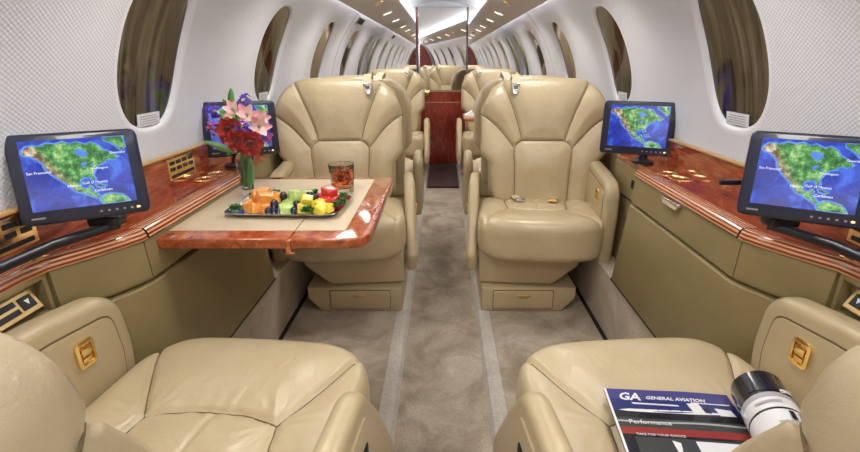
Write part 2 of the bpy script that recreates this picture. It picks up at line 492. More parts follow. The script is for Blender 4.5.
# forward bulkhead behind the camera with an open entry (seen in the mirrors)
fw = empty('wall_front'); struct(fw); fw.location = (0, Y0, 0)
for (x0, x1) in ((-.88, -.30), (.30, .88)):
    bm = bmesh.new(); bm_prism(bm, seg_poly(x0, x1, -.03), 'y', -.02, 0, 0); from_bm('wood_panel', bm, M['wood_red'], fw, False)
bm = bmesh.new(); bm_prism(bm, seg_poly(-.30, .30, 1.62), 'y', -.02, 0, 0); from_bm('header_panel', bm, M['ceiling'], fw, False)
bm = bmesh.new(); bm_box(bm, (0, -.9, .8), (.62, .02, 1.7)); from_bm('entry_backing', bm, M['grey_plastic'], fw, False)

# panel seams on the left wall and the small slot beside them
def hull_band(name, side, y0, y1, sa, sb, off0, off1, mat, parent=None, n=24):
    V = []; F = []
    for k in range(n+1):
        s = sa+(sb-sa)*k/n
        for (y, o_) in ((y0, off0), (y0, off1), (y1, off1), (y1, off0)): V.append(hull(s, y, o_, side))
    for k in range(n):
        for j in range(4):
            F.append((k*4+j, k*4+(j+1) % 4, (k+1)*4+(j+1) % 4, (k+1)*4+j))
    F.append((0, 1, 2, 3)); F.append((n*4+3, n*4+2, n*4+1, n*4))
    return mesh(name, V, F, mat, parent, False)
for s in (-1, 1):
    for yy in ((3.90,) if s < 0 else (3.90,)):
        o = hull_band('trim_%d' % tn, s, yy-.003, yy+.003, .02, S1-.12, -.0015, .004, M['grey_plastic']); struct(o); tn += 1
slot = tag(hull_band('exit_handle_cover', -1, 4.02, 4.30, SW+WB+.055, SW+WB+.115, -.006, .004, M['grey_plastic'], None, 4),
           'small recessed handle cover above the side windows near the mirrors', 'handle cover')
hull_band('recess', -1, 4.05, 4.27, SW+WB+.062, SW+WB+.108, -.008, -.0055, M['void'], slot, 4)

# service panel fittings: air outlets and reading lights
def psu_pt(s, f, y):                        # f 0 = inner edge, 1 = outer edge
    return Vector((s*(.335+.265*f), y, 1.570-.096*f))
def psu_rot(s): return Matrix.Rotation(s*math.atan2(.096, .265), 3, 'Y')
fit = {}
for kind, f, ys in (('air_outlet', .42, (-.9, .1, 1.2, 2.4, 3.62)), ('reading_light', .50, (-.6, .38, 1.23, 2.18, 3.03, 4.30, 5.05))):
    for y in ys:
        for s in (-1, 1):
            dy = 0; side = 'dining-table side' if s < 0 else 'magazine side'
            r = empty(kind, psu_pt(s, f, y+dy), 0, ('round gold air outlet in the ceiling panel' if kind == 'air_outlet' else
                      'small rectangular reading light in the ceiling panel')+', %s from mirrors, %s' % (('first', 'second', 'third', 'fourth', 'fifth', 'sixth', 'seventh')[len(ys)-1-ys.index(y)], side), 'air outlet' if kind == 'air_outlet' else 'reading light',
                      'air outlets along the service panels' if kind == 'air_outlet' else 'reading lights along the service panels')
            if kind not in fit:
                if kind == 'air_outlet':
                    bm = bmesh.new(); bm_lathe(bm, [(0, -.012), (.012, -.013), (.016, -.006), (.022, -.007), (.030, -.004), (.032, .004), (0, .004)], 20)
                    a = from_bm('outlet_ring', bm, M['gold']).data
                    bm = bmesh.new(); bm_lathe(bm, [(0, -.015), (.007, -.014), (.009, -.010), (0, -.010)], 12); b_ = from_bm('outlet_nozzle', bm, M['black']).data
                    fit[kind] = (('outlet_ring', a), ('outlet_nozzle', b_))
                else:
                    bm = bmesh.new(); bm_box(bm, (0, 0, -.001), (.085, .04, .008), .002); a = from_bm('bezel', bm, M['silver'], None, False).data
                    bm = bmesh.new(); bm_box(bm, (0, 0, -.006), (.065, .022, .004), .001); b_ = from_bm('lens', bm, M['lens'], None, False).data
                    fit[kind] = (('bezel', a), ('lens', b_))
                for o in [o for o in C.objects if o.data in (a, b_)]: bpy.data.objects.remove(o)
            r.rotation_euler = (0, s*math.atan2(.096, .265), 0)
            for nm, me in fit[kind]:
                o = bpy.data.objects.new(nm, me); C.objects.link(o); o.parent = r

# ---------------------------------------------------------------- side ledges and cabinets
def front_path(off=0.0):
    """front edge of the ledge on the +x side, (x, y) from front of cabin to aft"""
    p = [(.850, Y0), (.850, .80)]
    ctrl = [(.850, .86), (.842, .915), (.80, .985), (.765, 1.05), (.747, 1.09)]
    p += ctrl + [(.745, 1.11), (.745, 1.79)]
    return [(x+off, y) for x, y in p]
def mirror_pts(P, s): return [(s*x, y) for x, y in P]
ZL = .75
for s in (-1, 1):
    side = 'dining-table side' if s < 0 else 'magazine side'
    led = empty('wood_ledge', (0, 0, 0), 0, 'glossy mahogany side ledge with striped edge on the ' + side, 'ledge')
    # top slab
    F_ = front_path(.012); P = [(x, y) for x, y in F_] + [(.80, 1.80), (.80, 2.14), (.862, 2.18), (.862, 5.49), (.895, 5.49), (.895, Y0)]
    bm = bmesh.new(); bm_prism(bm, mirror_pts(P, s), 'z', .728, ZL, .0)
    from_bm('ledge_top', bm, M['wood'], led, False)
    # striped rounded edge moulding, two lengths
    def edge(path, w_, name):
        prof = [(w_, ZL+.0005), (.014, ZL+.001), (.009, ZL-.001), (.003, ZL-.010), (.0, ZL-.020), (.0, ZL-.026), (.008, ZL-.028)]
        V = []; F2 = []; UV = []; m = len(prof); L = 0; us = [0]
        for a, b in zip(prof[:-1], prof[1:]): us.append(us[-1]+math.dist(a, b))
        for i, (x, y) in enumerate(path):
            if i: L += math.dist(path[i-1], path[i])
            for j, (dx, z) in enumerate(prof):
                V.append((s*(x+dx), y, z)); UV.append((us[j], L))
        for i in range(len(path)-1):
            for j in range(m-1):
                q = (i*m+j, i*m+j+1, (i+1)*m+j+1, (i+1)*m+j); F2.append(q[::-1] if s > 0 else q)
        return mesh(name, V, F2, M['wood_edge'], led, True, uv=UV)
    fp = front_path()
    edge(rounded(fp[:-1], .02, 3)[3:-3] if False else fp[:-1], .034, 'edge_moulding')
    edge([(.745, 1.116), (.745, 1.45), (.745, 1.79)], .048, 'edge_moulding')
    # upright wood strip against the wall with its pale bead
    bm = bmesh.new(); bm_box(bm, (s*.893, (Y0+Y1)/2, .801), (.012, Y1-Y0-.02, .106)); from_bm('backsplash', bm, M['wood'], led, False)
    bm = bmesh.new(); bm_box(bm, (s*.889, (Y0+Y1)/2, .857), (.018, Y1-Y0-.02, .009), .003); from_bm('bead', bm, M['wood_gold'], led, False)

    # --- stowed-table cabinet from y .92 to 1.79 (curved front)
    def face_ribbon(name, path, prof, parent, mat=M['cabinet'], close_ends=True):
        """solid: path offset by the profile [(dx,z)], closed back to x=.89"""
        V = []; F3 = []; m = len(prof)
        for (x, y) in path:
            for (dx, z) in prof: V.append((s*(x+dx), y, z))
            V.append((s*.886, y, prof[-1][1])); V.append((s*.886, y, prof[0][1]))
        m += 2
        for i in range(len(path)-1):
            for j in range(m):
                q = (i*m+j, i*m+(j+1) % m, (i+1)*m+(j+1) % m, (i+1)*m+j); F3.append(q)
        F3.append(tuple(range(m))); F3.append(tuple(range((len(path)-1)*m+m-1, (len(path)-1)*m-1, -1)))
        me = mesh(name, V, F3, mat, parent)
        bm = bmesh.new(); bm.from_mesh(me.data); bmesh.ops.recalc_face_normals(bm, faces=bm.faces); bm.to_mesh(me.data); bm.free()
        me.data.set_sharp_from_angle(angle=math.radians(50)); return me
    curve = [(.842, .918), (.825, .945), (.80, .985), (.78, 1.02), (.765, 1.05), (.752, 1.08), (.747, 1.10), (.746, 1.13), (.746, 1.3), (.746, 1.5), (.746, 1.788)]
    upper = [(.012, .726), (.005, .722), (.003, .715), (-.001, .63), (-.001, .622), (.005, .617)]
    lower = [(.005, .611), (-.004, .606), (-.005, .598), (-.040, .285), (-.036, .278)]
    cab = empty('side_cabinet', (0, 0, 0), 0, 'olive leather covered cabinet with curved front under the ledge, %s' % side, 'cabinet')
    face_ribbon('table_bin_door', [p for p in curve if p[1] >= 1.1], upper, cab)
    face_ribbon('upper_panel', [p for p in curve if p[1] <= 1.1][:-1]+[(.7475, 1.096)], upper, cab)
    low = face_ribbon('lower_panel', curve, lower, cab)
    bm = bmesh.new(); bm_prism(bm, mirror_pts([(x+.02, y) for x, y in curve]+[(.886, 1.78), (.886, .925)], s), 'z', .285, .722, 0)
    from_bm('carcass', bm, M['void'], cab, False)
    if s > 0:
        bm = bmesh.new()
        bm_prism(bm, rounded([(1.40, .722), (1.53, .722), (1.51, .700), (1.42, .700)], .006, 3), 'x', s*.733, s*.747, .002)
        h = from_bm('pull_handle', bm, M['silver'], cab)
    # --- control cabinet forward of it
    cc = empty('control_cabinet', (0, 0, 0), 0, 'olive cabinet with recessed gold seat switch panel, %s' % side, 'cabinet')
    pth = [(.850, Y0+.02), (.850, .30), (.850, .86), (.843, .912)]
    # front made of frame strips around the recess
    ya, yb, za, zb = .58, .902, .640, .712
    bm = bmesh.new()
    def bx(y0, y1, z0, z1, x0=.848, x1=.884, mi=0): bm_box(bm, (s*(x0+x1)/2, (y0+y1)/2, (z0+z1)/2), (x1-x0, y1-y0, z1-z0), .002, 2, None, mi)
    bx(Y0+.02, ya, .31, .724); bx(yb, .912, .31, .724); bx(ya, yb, zb, .724); bx(ya, yb, .31, za); bx(ya, yb, za, zb, .872, .884)
    from_bm('body', bm, M['cabinet'], cc, False)
    bm = bmesh.new(); bm_box(bm, (0, 0, 0), (.004, .29, .048), .0015)
    sp = from_bm('switch_plate', bm, M['gold_dull'], cc, False); sp.location = (s*.864, .745, .676); sp.rotation_euler = (0, s*math.radians(28), 0)
    bm = bmesh.new()
    for yy, ww, hh in ((-.120, .030, .028), (.120, .030, .028), (.0, .030, .028)):
        bm_box(bm, (-s*.003, yy, 0), (.004, ww, hh), .001)
    for yy in (-.060, .060):
        for zz in (-.009, .009): bm_box(bm, (-s*.003, yy, zz), (.004, .072, .012), .001)
    from_bm('button', bm, M['black'], sp, False)
    bm = bmesh.new()
    for yy, sg in ((-.120, 1), (.120, -1), (0, 1)):
        vs = [bm.verts.new((-s*.0055, yy+a*.006, sg*b*.006)) for a, b in ((-1, -1), (1, -1), (0, 1))]; bm.faces.new(vs)
    from_bm('printed_marking', bm, M['white_text'], sp, False)
    # --- aft ledge cabinet beside the far seats
    ac = empty('aft_side_cabinet', (0, 0, 0), 0, 'low olive side cabinet running aft beside the far seats, %s' % side, 'cabinet')
    bm = bmesh.new(); bm_box(bm, (s*.842, 1.98, .503), (.084, .34, .445), .003); bm_box(bm, (s*.875, 3.83, .503), (.020, 3.30, .445), .003); from_bm('body', bm, M['cabinet'], ac, False)
    bm = bmesh.new(); bm_box(bm, (s*.80, 1.90, .655), (.008, .075, .035), .002); from_bm('pocket', bm, M['void'], ac, False)
    bm = bmesh.new(); bm_box(bm, (s*.799, 1.98, .585), (.004, .335, .004)); from_bm('seam', bm, M['void'], ac, False)
    # gold rimmed cup holders in pairs
    for (yy, where) in ((1.63, 'beside the far monitor'), (.86, 'below the near monitor')):
        for k in range(2):
            yk = yy+.085*k; xk = .835-.012*k if yy > 1 else .872-.0*k
            xk = .846-.008*k
            if yy < 1: xk = .872; yk = .80+.125*k
            cu = empty('cup_holder', (s*xk, yk, ZL), 0, '%s of the pair of gold rimmed cup holders %s, %s' % (('nearer', 'farther')[k], where, side), 'cup holder', 'cup holders in the ledges')
            R = .036 if yy > 1 else .020
            R = .040 if yy > 1 else .019
            bm = bmesh.new(); bm_lathe(bm, [(R, .0), (R+.001, .003), (R-.003, .0045), (R-.007, .003), (R-.008, 0)], 32); from_bm('rim', bm, M['gold'], cu)
            bm = bmesh.new(); bm_lathe(bm, [(0, .0008), (R-.008, .0008), (R-.008, .0)], 32); from_bm('lid', bm, M['wood'], cu)
    # gold control plates on the backsplash
    for (yy, where) in ((1.57, 'between the monitors'), (.88, 'beside the near monitor')):
        if s > 0 and yy > 1: continue
        gp = empty('control_plate', (s*.886, yy, .812), 0, 'gold control plate with dark buttons %s, %s' % (where, side), 'control plate')
        bm = bmesh.new(); bm_box(bm, (0, 0, 0), (.005, .165, .070), .0015); from_bm('plate', bm, M['gold'], gp, False)
        bm = bmesh.new()
        for j in range(4):
            for q in range(2): bm_box(bm, (-s*.003, -.057+j*.038, .020-q*.020), (.003, .026, .012), .0008)
        bm_box(bm, (-s*.003, 0, -.023), (.003, .140, .010), .0008)
        from_bm('button', bm, M['black'], gp, False)

# ---------------------------------------------------------------- seats
def seg_dist(P, A, B):
    A = np.array(A); B = np.array(B); d = B-A; t = np.clip(((P-A)@d)/(d@d), 0, 1)
    return np.linalg.norm(P-(A+t[:, None]*d), axis=1)
def poly_dist(P, lines):
    D = np.full(len(P), 9.0)
    for ln in lines:
        for a, b in zip(ln[:-1], ln[1:]): D = np.minimum(D, seg_dist(P, a, b))
    return D
def smooth_line(pts, n=5):
    out = []
    for i in range(len(pts)-1):
        p0 = pts[max(i-1, 0)]; p1 = pts[i]; p2 = pts[i+1]; p3 = pts[min(i+2, len(pts)-1)]
        for k in range(n):
            t = k/n
            out.append(tuple(.5*((2*p1[j])+(-p0[j]+p2[j])*t+(2*p0[j]-5*p1[j]+4*p2[j]-p3[j])*t*t+(-p0[j]+3*p1[j]-3*p2[j]+p3[j])*t**3) for j in range(2)))
    out.append(pts[-1]); return out
def rbox_np(nx, ny, nz, n):
    """points of a unit superellipsoid-like box (-1..1) with grid nx,ny,nz; returns V (N,3), F"""
    V = {}; L = []; F = []
    def vid(i, j, k):
        q = (i, j, k)
        if q not in V: V[q] = len(L); L.append((-1+2*i/nx, -1+2*j/ny, -1+2*k/nz))
        return V[q]
    for i in range(nx):
        for j in range(ny):
            F.append((vid(i, j, 0), vid(i, j+1, 0), vid(i+1, j+1, 0), vid(i+1, j, 0)))
            F.append((vid(i, j, nz), vid(i+1, j, nz), vid(i+1, j+1, nz), vid(i, j+1, nz)))
    for i in range(nx):
        for k in range(nz):
            F.append((vid(i, 0, k), vid(i+1, 0, k), vid(i+1, 0, k+1), vid(i, 0, k+1)))
            F.append((vid(i, ny, k), vid(i, ny, k+1), vid(i+1, ny, k+1), vid(i+1, ny, k)))
    for j in range(ny):
        for k in range(nz):
            F.append((vid(0, j, k), vid(0, j, k+1), vid(0, j+1, k+1), vid(0, j+1, k)))
            F.append((vid(nx, j, k), vid(nx, j+1, k), vid(nx, j+1, k+1), vid(nx, j, k+1)))
    P = np.array(L)
    return P, F
def pnorm(P, n):
    m = (np.abs(P[:, 0])**n + np.abs(P[:, 1])**n + np.abs(P[:, 2])**n)**(1/n)
    mx = np.abs(P).max(axis=1)
    return P*(mx/m)[:, None]
def sstep(a, b, x):
    t = np.clip((x-a)/(b-a), 0, 1); return t*t*(3-2*t)

BW = .318   # half width of the backrest
back_seams = []
for q in (-1, 1):
    back_seams.append(smooth_line([(q*.225, .70), (q*.215, .625), (q*.178, .54), (q*.135, .43), (q*.107, .335)]))
    back_seams.append(smooth_line([(q*.107, .335), (q*.145, .295), (q*.139, .18), (q*.135, .0)]))
    back_seams.append(smooth_line([(q*.35, .475), (q*.30, .452), (q*.235, .402), (q*.185, .345), (q*.145, .295)]))
back_seams.append([(-.107, .335), (.107, .335)])
cush_seams = []
for q in (-1, 1):
    cush_seams.append(smooth_line([(q*.27, -.37), (q*.235, -.27), (q*.18, -.16), (q*.14, -.09)]))
    cush_seams.append(smooth_line([(q*.14, -.09), (q*.152, .0), (q*.155, .14)]))
cush_seams.append(smooth_line([(-.14, -.09), (-.06, -.112), (.06, -.112), (.14, -.09)]))

def piping(parent, seams, A, B, H_, mode):
    bm = bmesh.new()
    for ln in seams:
        pts = []
        for (a, b_) in ln:
            d = np.hypot(A-a, B-b_); k = int(np.argmin(d))
            if d[k] > .009: continue
            kk = np.argsort(d)[:4]; h_ = float(np.average(H_[kk], weights=1/(d[kk]+1e-4)))
            pts.append((a, h_, b_) if mode == 'back' else (a, b_, h_))
        if len(pts) > 1: bm_tube(bm, pts, .0019, 6)
    return from_bm('seam_piping', bm, M['cord'], parent)
def make_backrest(parent):
    P, F = rbox_np(96, 18, 104, 5)
    P = pnorm(P, 7)
    x, y, z = P[:, 0], P[:, 1], P[:, 2]
    t = (z+1)/2
    H = .65
    hw = .262+(BW-.262)*sstep(.30, .44, t)-.012*sstep(.80, 1.0, t)
    X = x*hw
    # rounded shoulders: pull corners in
    sh = sstep(.74, 1.0, t)
    X *= 1-.07*sh*np.abs(x)**2
    Z = t*H - .045*sstep(.62, 1.0, t)*np.abs(x)**3.5
    # thickness; wings wrap forward a little, lumbar bulges
    Y = y*.072 + .0
    front = np.clip(-y, 0, 1)
    fr = sstep(.25, .9, front)
    Y -= fr*(.020*np.abs(x)**2.2*sstep(.1, .35, t) + .022*np.exp(-((t-.33)/.2)**2)*(1-x**2) + .012*np.exp(-((t-.8)/.16)**2))
    D = poly_dist(np.stack([X, Z], 1), back_seams)
    g = -.0125*np.exp(-(D/.0065)**2) + .014*(1-np.exp(-(D/.045)**2))
    # radiating pinch folds beside the lumbar corners
    rng = np.sin(X*95+Z*60)*np.exp(-((np.abs(X)-.16)/.035)**2)*np.exp(-((Z-.22)/.10)**2)*.0011
    Y -= fr*(g+rng)
    o = mesh('backrest', np.stack([X, Y, Z], 1), F, M['leather'], parent)
    fi = np.where(front > .5)[0]; piping(o, back_seams, X[fi], Z[fi], Y[fi], 'back')
    return o
def make_cushion(parent):
    P, F = rbox_np(92, 84, 20, 5)
    P = pnorm(P, 5.0)
    x, y, z = P[:, 0], P[:, 1], P[:, 2]
    X = x*.288-.002; Yc = -.115+y*.245            # y from -.36 to .13
    fwd = np.clip(-y, 0, 1)
    Yc -= .022*sstep(.5, 1, fwd)*(1-x**2)     # bowed nose
    Z = .382+z*.088
    Z -= (z < 0)*(-z)*.012*sstep(.3, 1, fwd)
    top = sstep(.2, .9, z)
    Z += top*(.016*np.exp(-((y+.78)/.34)**2) + .012*np.abs(x)**3 - .008*sstep(-.3, .9, y)*(1-x**2))
    D = poly_dist(np.stack([X, Yc], 1), cush_seams)
    g = -.013*np.exp(-(D/.0065)**2) + .013*(1-np.exp(-(D/.05)**2))
    # centre pleat
    pl = np.where(Yc > -.10, np.exp(-((X-.0)/.0045)**2), 0)*-.005
    Dn = poly_dist(np.stack([X, Yc], 1), [[(-.14, -.09), (-.06, -.112), (.06, -.112), (.14, -.09)]])
    fold = np.sin(X*150+np.sin(X*40)*1.5)*np.exp(-(Dn/.055)**2)*(Yc < -.09)*.0011
    cr = poly_dist(np.stack([X, Yc], 1), [[(-.14, -.09), (-.141, -.09)], [(.14, -.09), (.141, -.09)]])
    fold2 = np.sin(np.arctan2(Yc+.09, np.abs(X)-.14)*15)*np.exp(-((cr-.05)/.035)**2)*.0013
    Z += top*(g+pl+fold+fold2)
    nose = sstep(.5, .95, fwd)*(1-top)
    Yc -= nose*(-.006*np.exp(-(np.abs(np.abs(X)-.27)/.008)**2))
    o = mesh('seat_cushion', np.stack([X, Yc, Z], 1), F, M['leather'], parent)
    fi = np.where(z > .45)[0]; piping(o, cush_seams, X[fi], Yc[fi], Z[fi], 'top')
    return o

def scale_poly(P, k, c=None):
    cx = sum(p[0] for p in P)/len(P); cy = sum(p[1] for p in P)/len(P)
    return [(cx+(x-cx)*k, cy+(y-cy)*k) for x, y in P]
def inset_poly(P, d):
    """inset a smooth closed polygon by d"""
    n = len(P); A = sum(P[i][0]*P[(i+1) % n][1]-P[(i+1) % n][0]*P[i][1] for i in range(n)); sg = 1 if A > 0 else -1
    out = []
    for i in range(n):
        a, b = Vector(P[i-1]), Vector(P[(i+1) % n]); t = (b-a)
        if t.length < 1e-6: out.append(P[i]); continue
        t.normalize(); out.append((P[i][0]-sg*t.y*d, P[i][1]+sg*t.x*d))
    return out
out_arm = rounded([(.24, .23), (.24, .675), (-.10, .665), (-.285, .645), (-.30, .50), (-.27, .25), (-.15, .20)], [.03, .05, .2, .13, .2, .05, .05], 8)
in_arm = rounded([(.17, .20), (.19, .56), (.10, .60), (-.05, .595), (-.15, .47), (-.275, .28), (-.255, .19)], [.04, .06, .06, .075, .2, .05, .04], 8)
def latch(parent, x, y, z, sx):
    """gold recline latch set in an armrest face at x, facing sx"""
    bm = bmesh.new()
    o_ = rrect(0, 0, .046, .062, .012, 4); i_ = rrect(0, 0, .032, .046, .007, 4)
    def ring(P, xx): return [bm.verts.new((xx, a, b)) for a, b in P]
    r0, r1, r2, r3 = ring(o_, 0), ring(o_, sx*.006), ring(i_, sx*.007), ring(i_, sx*.001)
    for A, B in ((r0, r1), (r1, r2), (r2, r3)):
        for k in range(len(A)): bm.faces.new((A[k], A[(k+1) % len(A)], B[(k+1) % len(B)], B[k]))
    bm.faces.new(r3)
    bmesh.ops.recalc_face_normals(bm, faces=bm.faces)
    bm_box(bm, (sx*.005, 0, .006), (.007, .026, .020), .002); bm_box(bm, (sx*.004, 0, -.014), (.005, .024, .012), .002)
    o = from_bm('recline_latch', bm, M['gold'], parent); o.location = (x, y, z); o['label'] = 'gold recline latch'
    return o
def make_seat():
    root = empty('cabin_seat')
    # plinth with drawer
    bm = bmesh.new(); bm_prism(bm, [(-.285, 0), (.105, 0), (.165, .07), (.165, .125), (-.285, .125)], 'y', -.265, .22, .006)
    pl = from_bm('plinth', bm, M['plastic_cream'], root)
    bm = bmesh.new(); bm_prism(bm, rrect(-.085, .063, .285, .094, .008, 3), 'y', -.272, -.25, .004)
    dw = from_bm('drawer', bm, M['plastic_cream'], root)
    bm = bmesh.new(); bm_prism(bm, rrect(-.085, .063, .292, .101, .009, 3), 'y', -.2665, -.25, 0); from_bm('drawer_gap', bm, M['cord'], pl, False)
    bm = bmesh.new(); bm_prism(bm, [(-.118, .092), (-.052, .092), (-.060, .080), (-.110, .080)], 'y', -.278, -.265, .002); from_bm('drawer_pull', bm, M['gold_dull'], dw)
    bm = bmesh.new(); bm_prism(bm, [(-.28, .13), (.075, .13), (.19, .235), (.20, .31), (-.28, .31)], 'y', -.24, .20, .012); from_bm('seat_skirt', bm, M['plastic_cream'], root)
    make_cushion(root)
    b = make_backrest(root); b.location = (.030, .135, .42); b.rotation_euler = (math.radians(-11), 0, 0)
    # shell behind the backrest
    bm = bmesh.new(); bm_prism(bm, rounded([(-.27, .02), (.27, .02), (.29, .60), (.20, .655), (-.20, .655), (-.29, .60)], .05, 5), 'y', .05, .095, .02, 3)
    from_bm('back_shell', bm, M['plastic_cream'], b)
    # shoulder belt fitting on the backrest top (inboard)
    bm = bmesh.new(); pts = [(-.098, .60), (-.094, .625), (-.078, .650), (-.05, .662), (0, .666), (.06, .664), (.10, .655)]
    rows = [[bm.verts.new((-.150+q*.020, y_, z_+e)) for q, e in ((-1, 0), (1, 0), (1, .003), (-1, .003))] for y_, z_ in pts]
    for A, B in zip(rows[:-1], rows[1:]):
        for k in range(4): bm.faces.new((A[k], A[(k+1) % 4], B[(k+1) % 4], B[k]))
    bm.faces.new(rows[0]); bm.faces.new(rows[-1][::-1]); bmesh.ops.recalc_face_normals(bm, faces=bm.faces)
    from_bm('belt_strap', bm, M['strap'], b, True)
    bm = bmesh.new()
    bm_prism(bm, rounded([(-.024, .02), (.024, .02), (.011, -.030), (-.011, -.030)], .006, 3), 'y', -.004, .004, .001)
    bu = from_bm('belt_fitting', bm, M['silver'], b); bu.location = (-.150, -.106, .592)
    bm = bmesh.new(); bm_prism(bm, rrect(0, -.0, .022, .016, .004, 3), 'y', -.006, -.003, .0); from_bm('fitting_slot', bm, M['cord'], bu)
    # arms
    bm = bmesh.new(); bm_prism(bm, out_arm, 'x', .264, .328, .026, 5); oa = from_bm('armrest', bm, M['plastic_cream'], root, True, 60)
    bm = bmesh.new(); bm_prism(bm, inset_poly(out_arm, .046), 'x', .2605, .290, .0045, 3); from_bm('side_panel', bm, M['plastic_cream'], oa)
    bm = bmesh.new(); bm_prism(bm, inset_poly(out_arm, .041), 'x', .2634, .290, 0); from_bm('panel_gap', bm, M['cord'], oa, False)
    latch(oa, .2605, -.155, .560, -1)
    bm = bmesh.new(); bm_prism(bm, in_arm, 'x', -.338, -.288, .021, 5); ia = from_bm('armrest', bm, M['plastic_cream'], root, True, 60)
    bm = bmesh.new(); bm_prism(bm, inset_poly(in_arm, .042), 'x', -.342, -.320, .003, 3); from_bm('side_panel', bm, M['plastic_cream'], ia)
    bm = bmesh.new(); bm_prism(bm, rrect(-.01, .46, .036, .085, .012, 4), 'x', -.3435, -.33, .001); sl = from_bm('latch_slot', bm, M['void'], ia)
    bm = bmesh.new(); bm_box(bm, (-.346, -.012, .445), (.010, .022, .030), .003); from_bm('latch_lever', bm, M['gold'], ia)
    # lap belt lying on the cushion: webbing with metal buckle
    for q, rz in ((-1, .25), (1, -.2)):
        bm = bmesh.new()
        bm_box(bm, (0, .055, 0), (.040, .11, .004), .001)
        lb = from_bm('lap_belt', bm, M['strap'], root, False); lb.location = (q*.085, .005, .482); lb.rotation_euler = (0, 0, rz)
        bm = bmesh.new(); bm_box(bm, (0, -.012, .006), (.046, .042, .012), .004); bm_box(bm, (0, -.018, .013), (.032, .022, .004), .0015)
        from_bm('buckle', bm, M['gold_dull'] if q > 0 else M['silver'], lb)
    return root
seat0 = make_seat()
OUT_ARM = [o for o in seat0.children if o.name.startswith('armrest') and max(v.co.x for v in o.data.vertices) > .2][0].data
seat_spots = [
    (.470, 2.28, 0, 1, 'cream leather seat beyond the open aisle, gold belt buckles on its empty cushion', 0, -5),
    (-.483, 2.28, 0, -1, 'cream leather seat facing the camera behind the wooden dining table with fruit', 0, 5),
    (.480, .675, PI, -1, 'cream leather seat with the magazine lying on its cushion, back to the camera', 27, 5),
    (-.480, .675, PI, 1, 'creased cream leather seat with empty cushion, its back to the camera', 27, -5),
    (.475, 3.05, PI, -1, 'cream seat turned aft behind the empty seat facing the camera, only its arm showing', 0, 0),
    (-.475, 3.05, PI, 1, 'cream seat turned aft, just behind the seat at the dining table, only its arm showing', 0, 0),
    (.475, 4.75, 0, 1, 'distant cream seat by the mirrors beside a small table with a white napkin', 0, 0),
    (-.475, 4.75, 0, -1, 'distant cream seat by the mirrors on the dining-table side of the aisle', 0, 0),
]
for i, (x, y, rz, sx, lab, rec, rot) in enumerate(seat_spots):
    o = seat0 if i == 0 else copy_tree(seat0)
    o.location = (x, y, .0); o.rotation_euler = (0, 0, rz+math.radians(rot)); o.scale = (sx, 1, 1)
    tag(o, lab, 'seat', 'cream leather cabin seats')
    for ch in o.children:
        if rec and ch.data is not None and ch.data == OUT_ARM: ch.location.x += .040
        if ch.name.startswith(('plinth', 'drawer')): ch.rotation_euler = (0, 0, -sx*math.radians(rot))
    if rec:
        for ch in o.children:
            if ch.name.startswith('backrest'): ch.rotation_euler = (math.radians(-11-rec*.50), 0, math.radians(-4)); ch.location.x += .050; ch.location.y += .07
            if ch.name.startswith('lap_belt'): ch.location.y += .06; ch.location.z -= .012
# ---------------------------------------------------------------- dining table
ZT = .71
tb = empty('dining_table', (0, 0, 0), 0, 'fold-out red wooden dining table with beige inlay carrying fruit, flowers and a drink', 'table')
TX0, TXm, TX1, TY0, TY1 = -.80, -.405, -.195, 1.145, 1.835
def leaf(x0, x1, rr):
    out = rounded([(x0, TY0), (x1, TY0), (x1, TY1), (x0, TY1)], rr, 8)
    bm = bmesh.new(); bm_prism(bm, out, 'z', ZT-.030, ZT, .006, 3); return from_bm('table_leaf', bm, M['wood_table'], tb)
leaf(TX0, TXm-.0012, [0, 0, 0, 0]); leaf(TXm+.0012, TX1, [0, .075, .04, 0])
def inlay(x0, x1):
    bm = bmesh.new(); bm_prism(bm, [(x0, TY0+.062), (x1, TY0+.062), (x1, TY1-.045), (x0, TY1-.045)], 'z', ZT-.004, ZT+.0012, .0005, 1)
    return from_bm('inlay', bm, M['beige_top'], tb, False)
inlay(TX0+.02, TXm-.0012); inlay(TXm+.0012, TX1-.072)
bm = bmesh.new()
bm_box(bm, (TXm, TY0-.002, ZT-.020), (.014, .010, .036), .002); bm_box(bm, (TXm+.004, TY0-.006, ZT-.038), (.026, .006, .006), .002)
from_bm('hinge_clasp', bm, plain('copper_clasp', (.75, .32, .18), .25, metal=1.0), tb)
bm = bmesh.new(); bm_box(bm, (-.60, 1.5, ZT-.042), (.30, .05, .022), .003); bm_box(bm, (-.73, 1.5, ZT-.05), (.03, .50, .035), .003); from_bm('support_arm', bm, M['black'], tb, False)

# aft side table with a folded napkin, on the wall side ledge
at = empty('side_table', (0, 0, 0), 0, 'small fold-out wooden table in front of the distant seat, carrying a napkin', 'table')
bm = bmesh.new(); bm_prism(bm, rounded([(.17, 3.90), (.79, 3.90), (.79, 4.30), (.17, 4.30)], [.04, 0, 0, .04], 6), 'z', .675, .70, .005); from_bm('table_leaf', bm, M['wood_table'], at)
bm = bmesh.new(); bm_tube(bm, [(.74, 4.1, .0), (.74, 4.1, .676)], .018, 12); bm_lathe(bm, [(0, 0), (.05, 0), (.05, .008), (.02, .014), (0, .014)], 20, (.70-.055, 4.1, 0.0)); bm.free(); bm = bmesh.new(); bm_tube(bm, [(.66, 4.1, .001), (.66, 4.1, .676)], .018, 12); bm_lathe(bm, [(0, 0), (.04, 0), (.04, .008), (.02, .014), (0, .014)], 20, (.655, 4.1, .001)); from_bm('pedestal', bm, M['silver'], at)
bm = bmesh.new(); bm_prism(bm, rrect(.235, 4.10, .10, .15, .006, 2), 'z', .7002, .712, .002); bm_prism(bm, [(.195, .712), (.27, .712), (.245, .745)], 'y', 4.05, 4.14, .002)
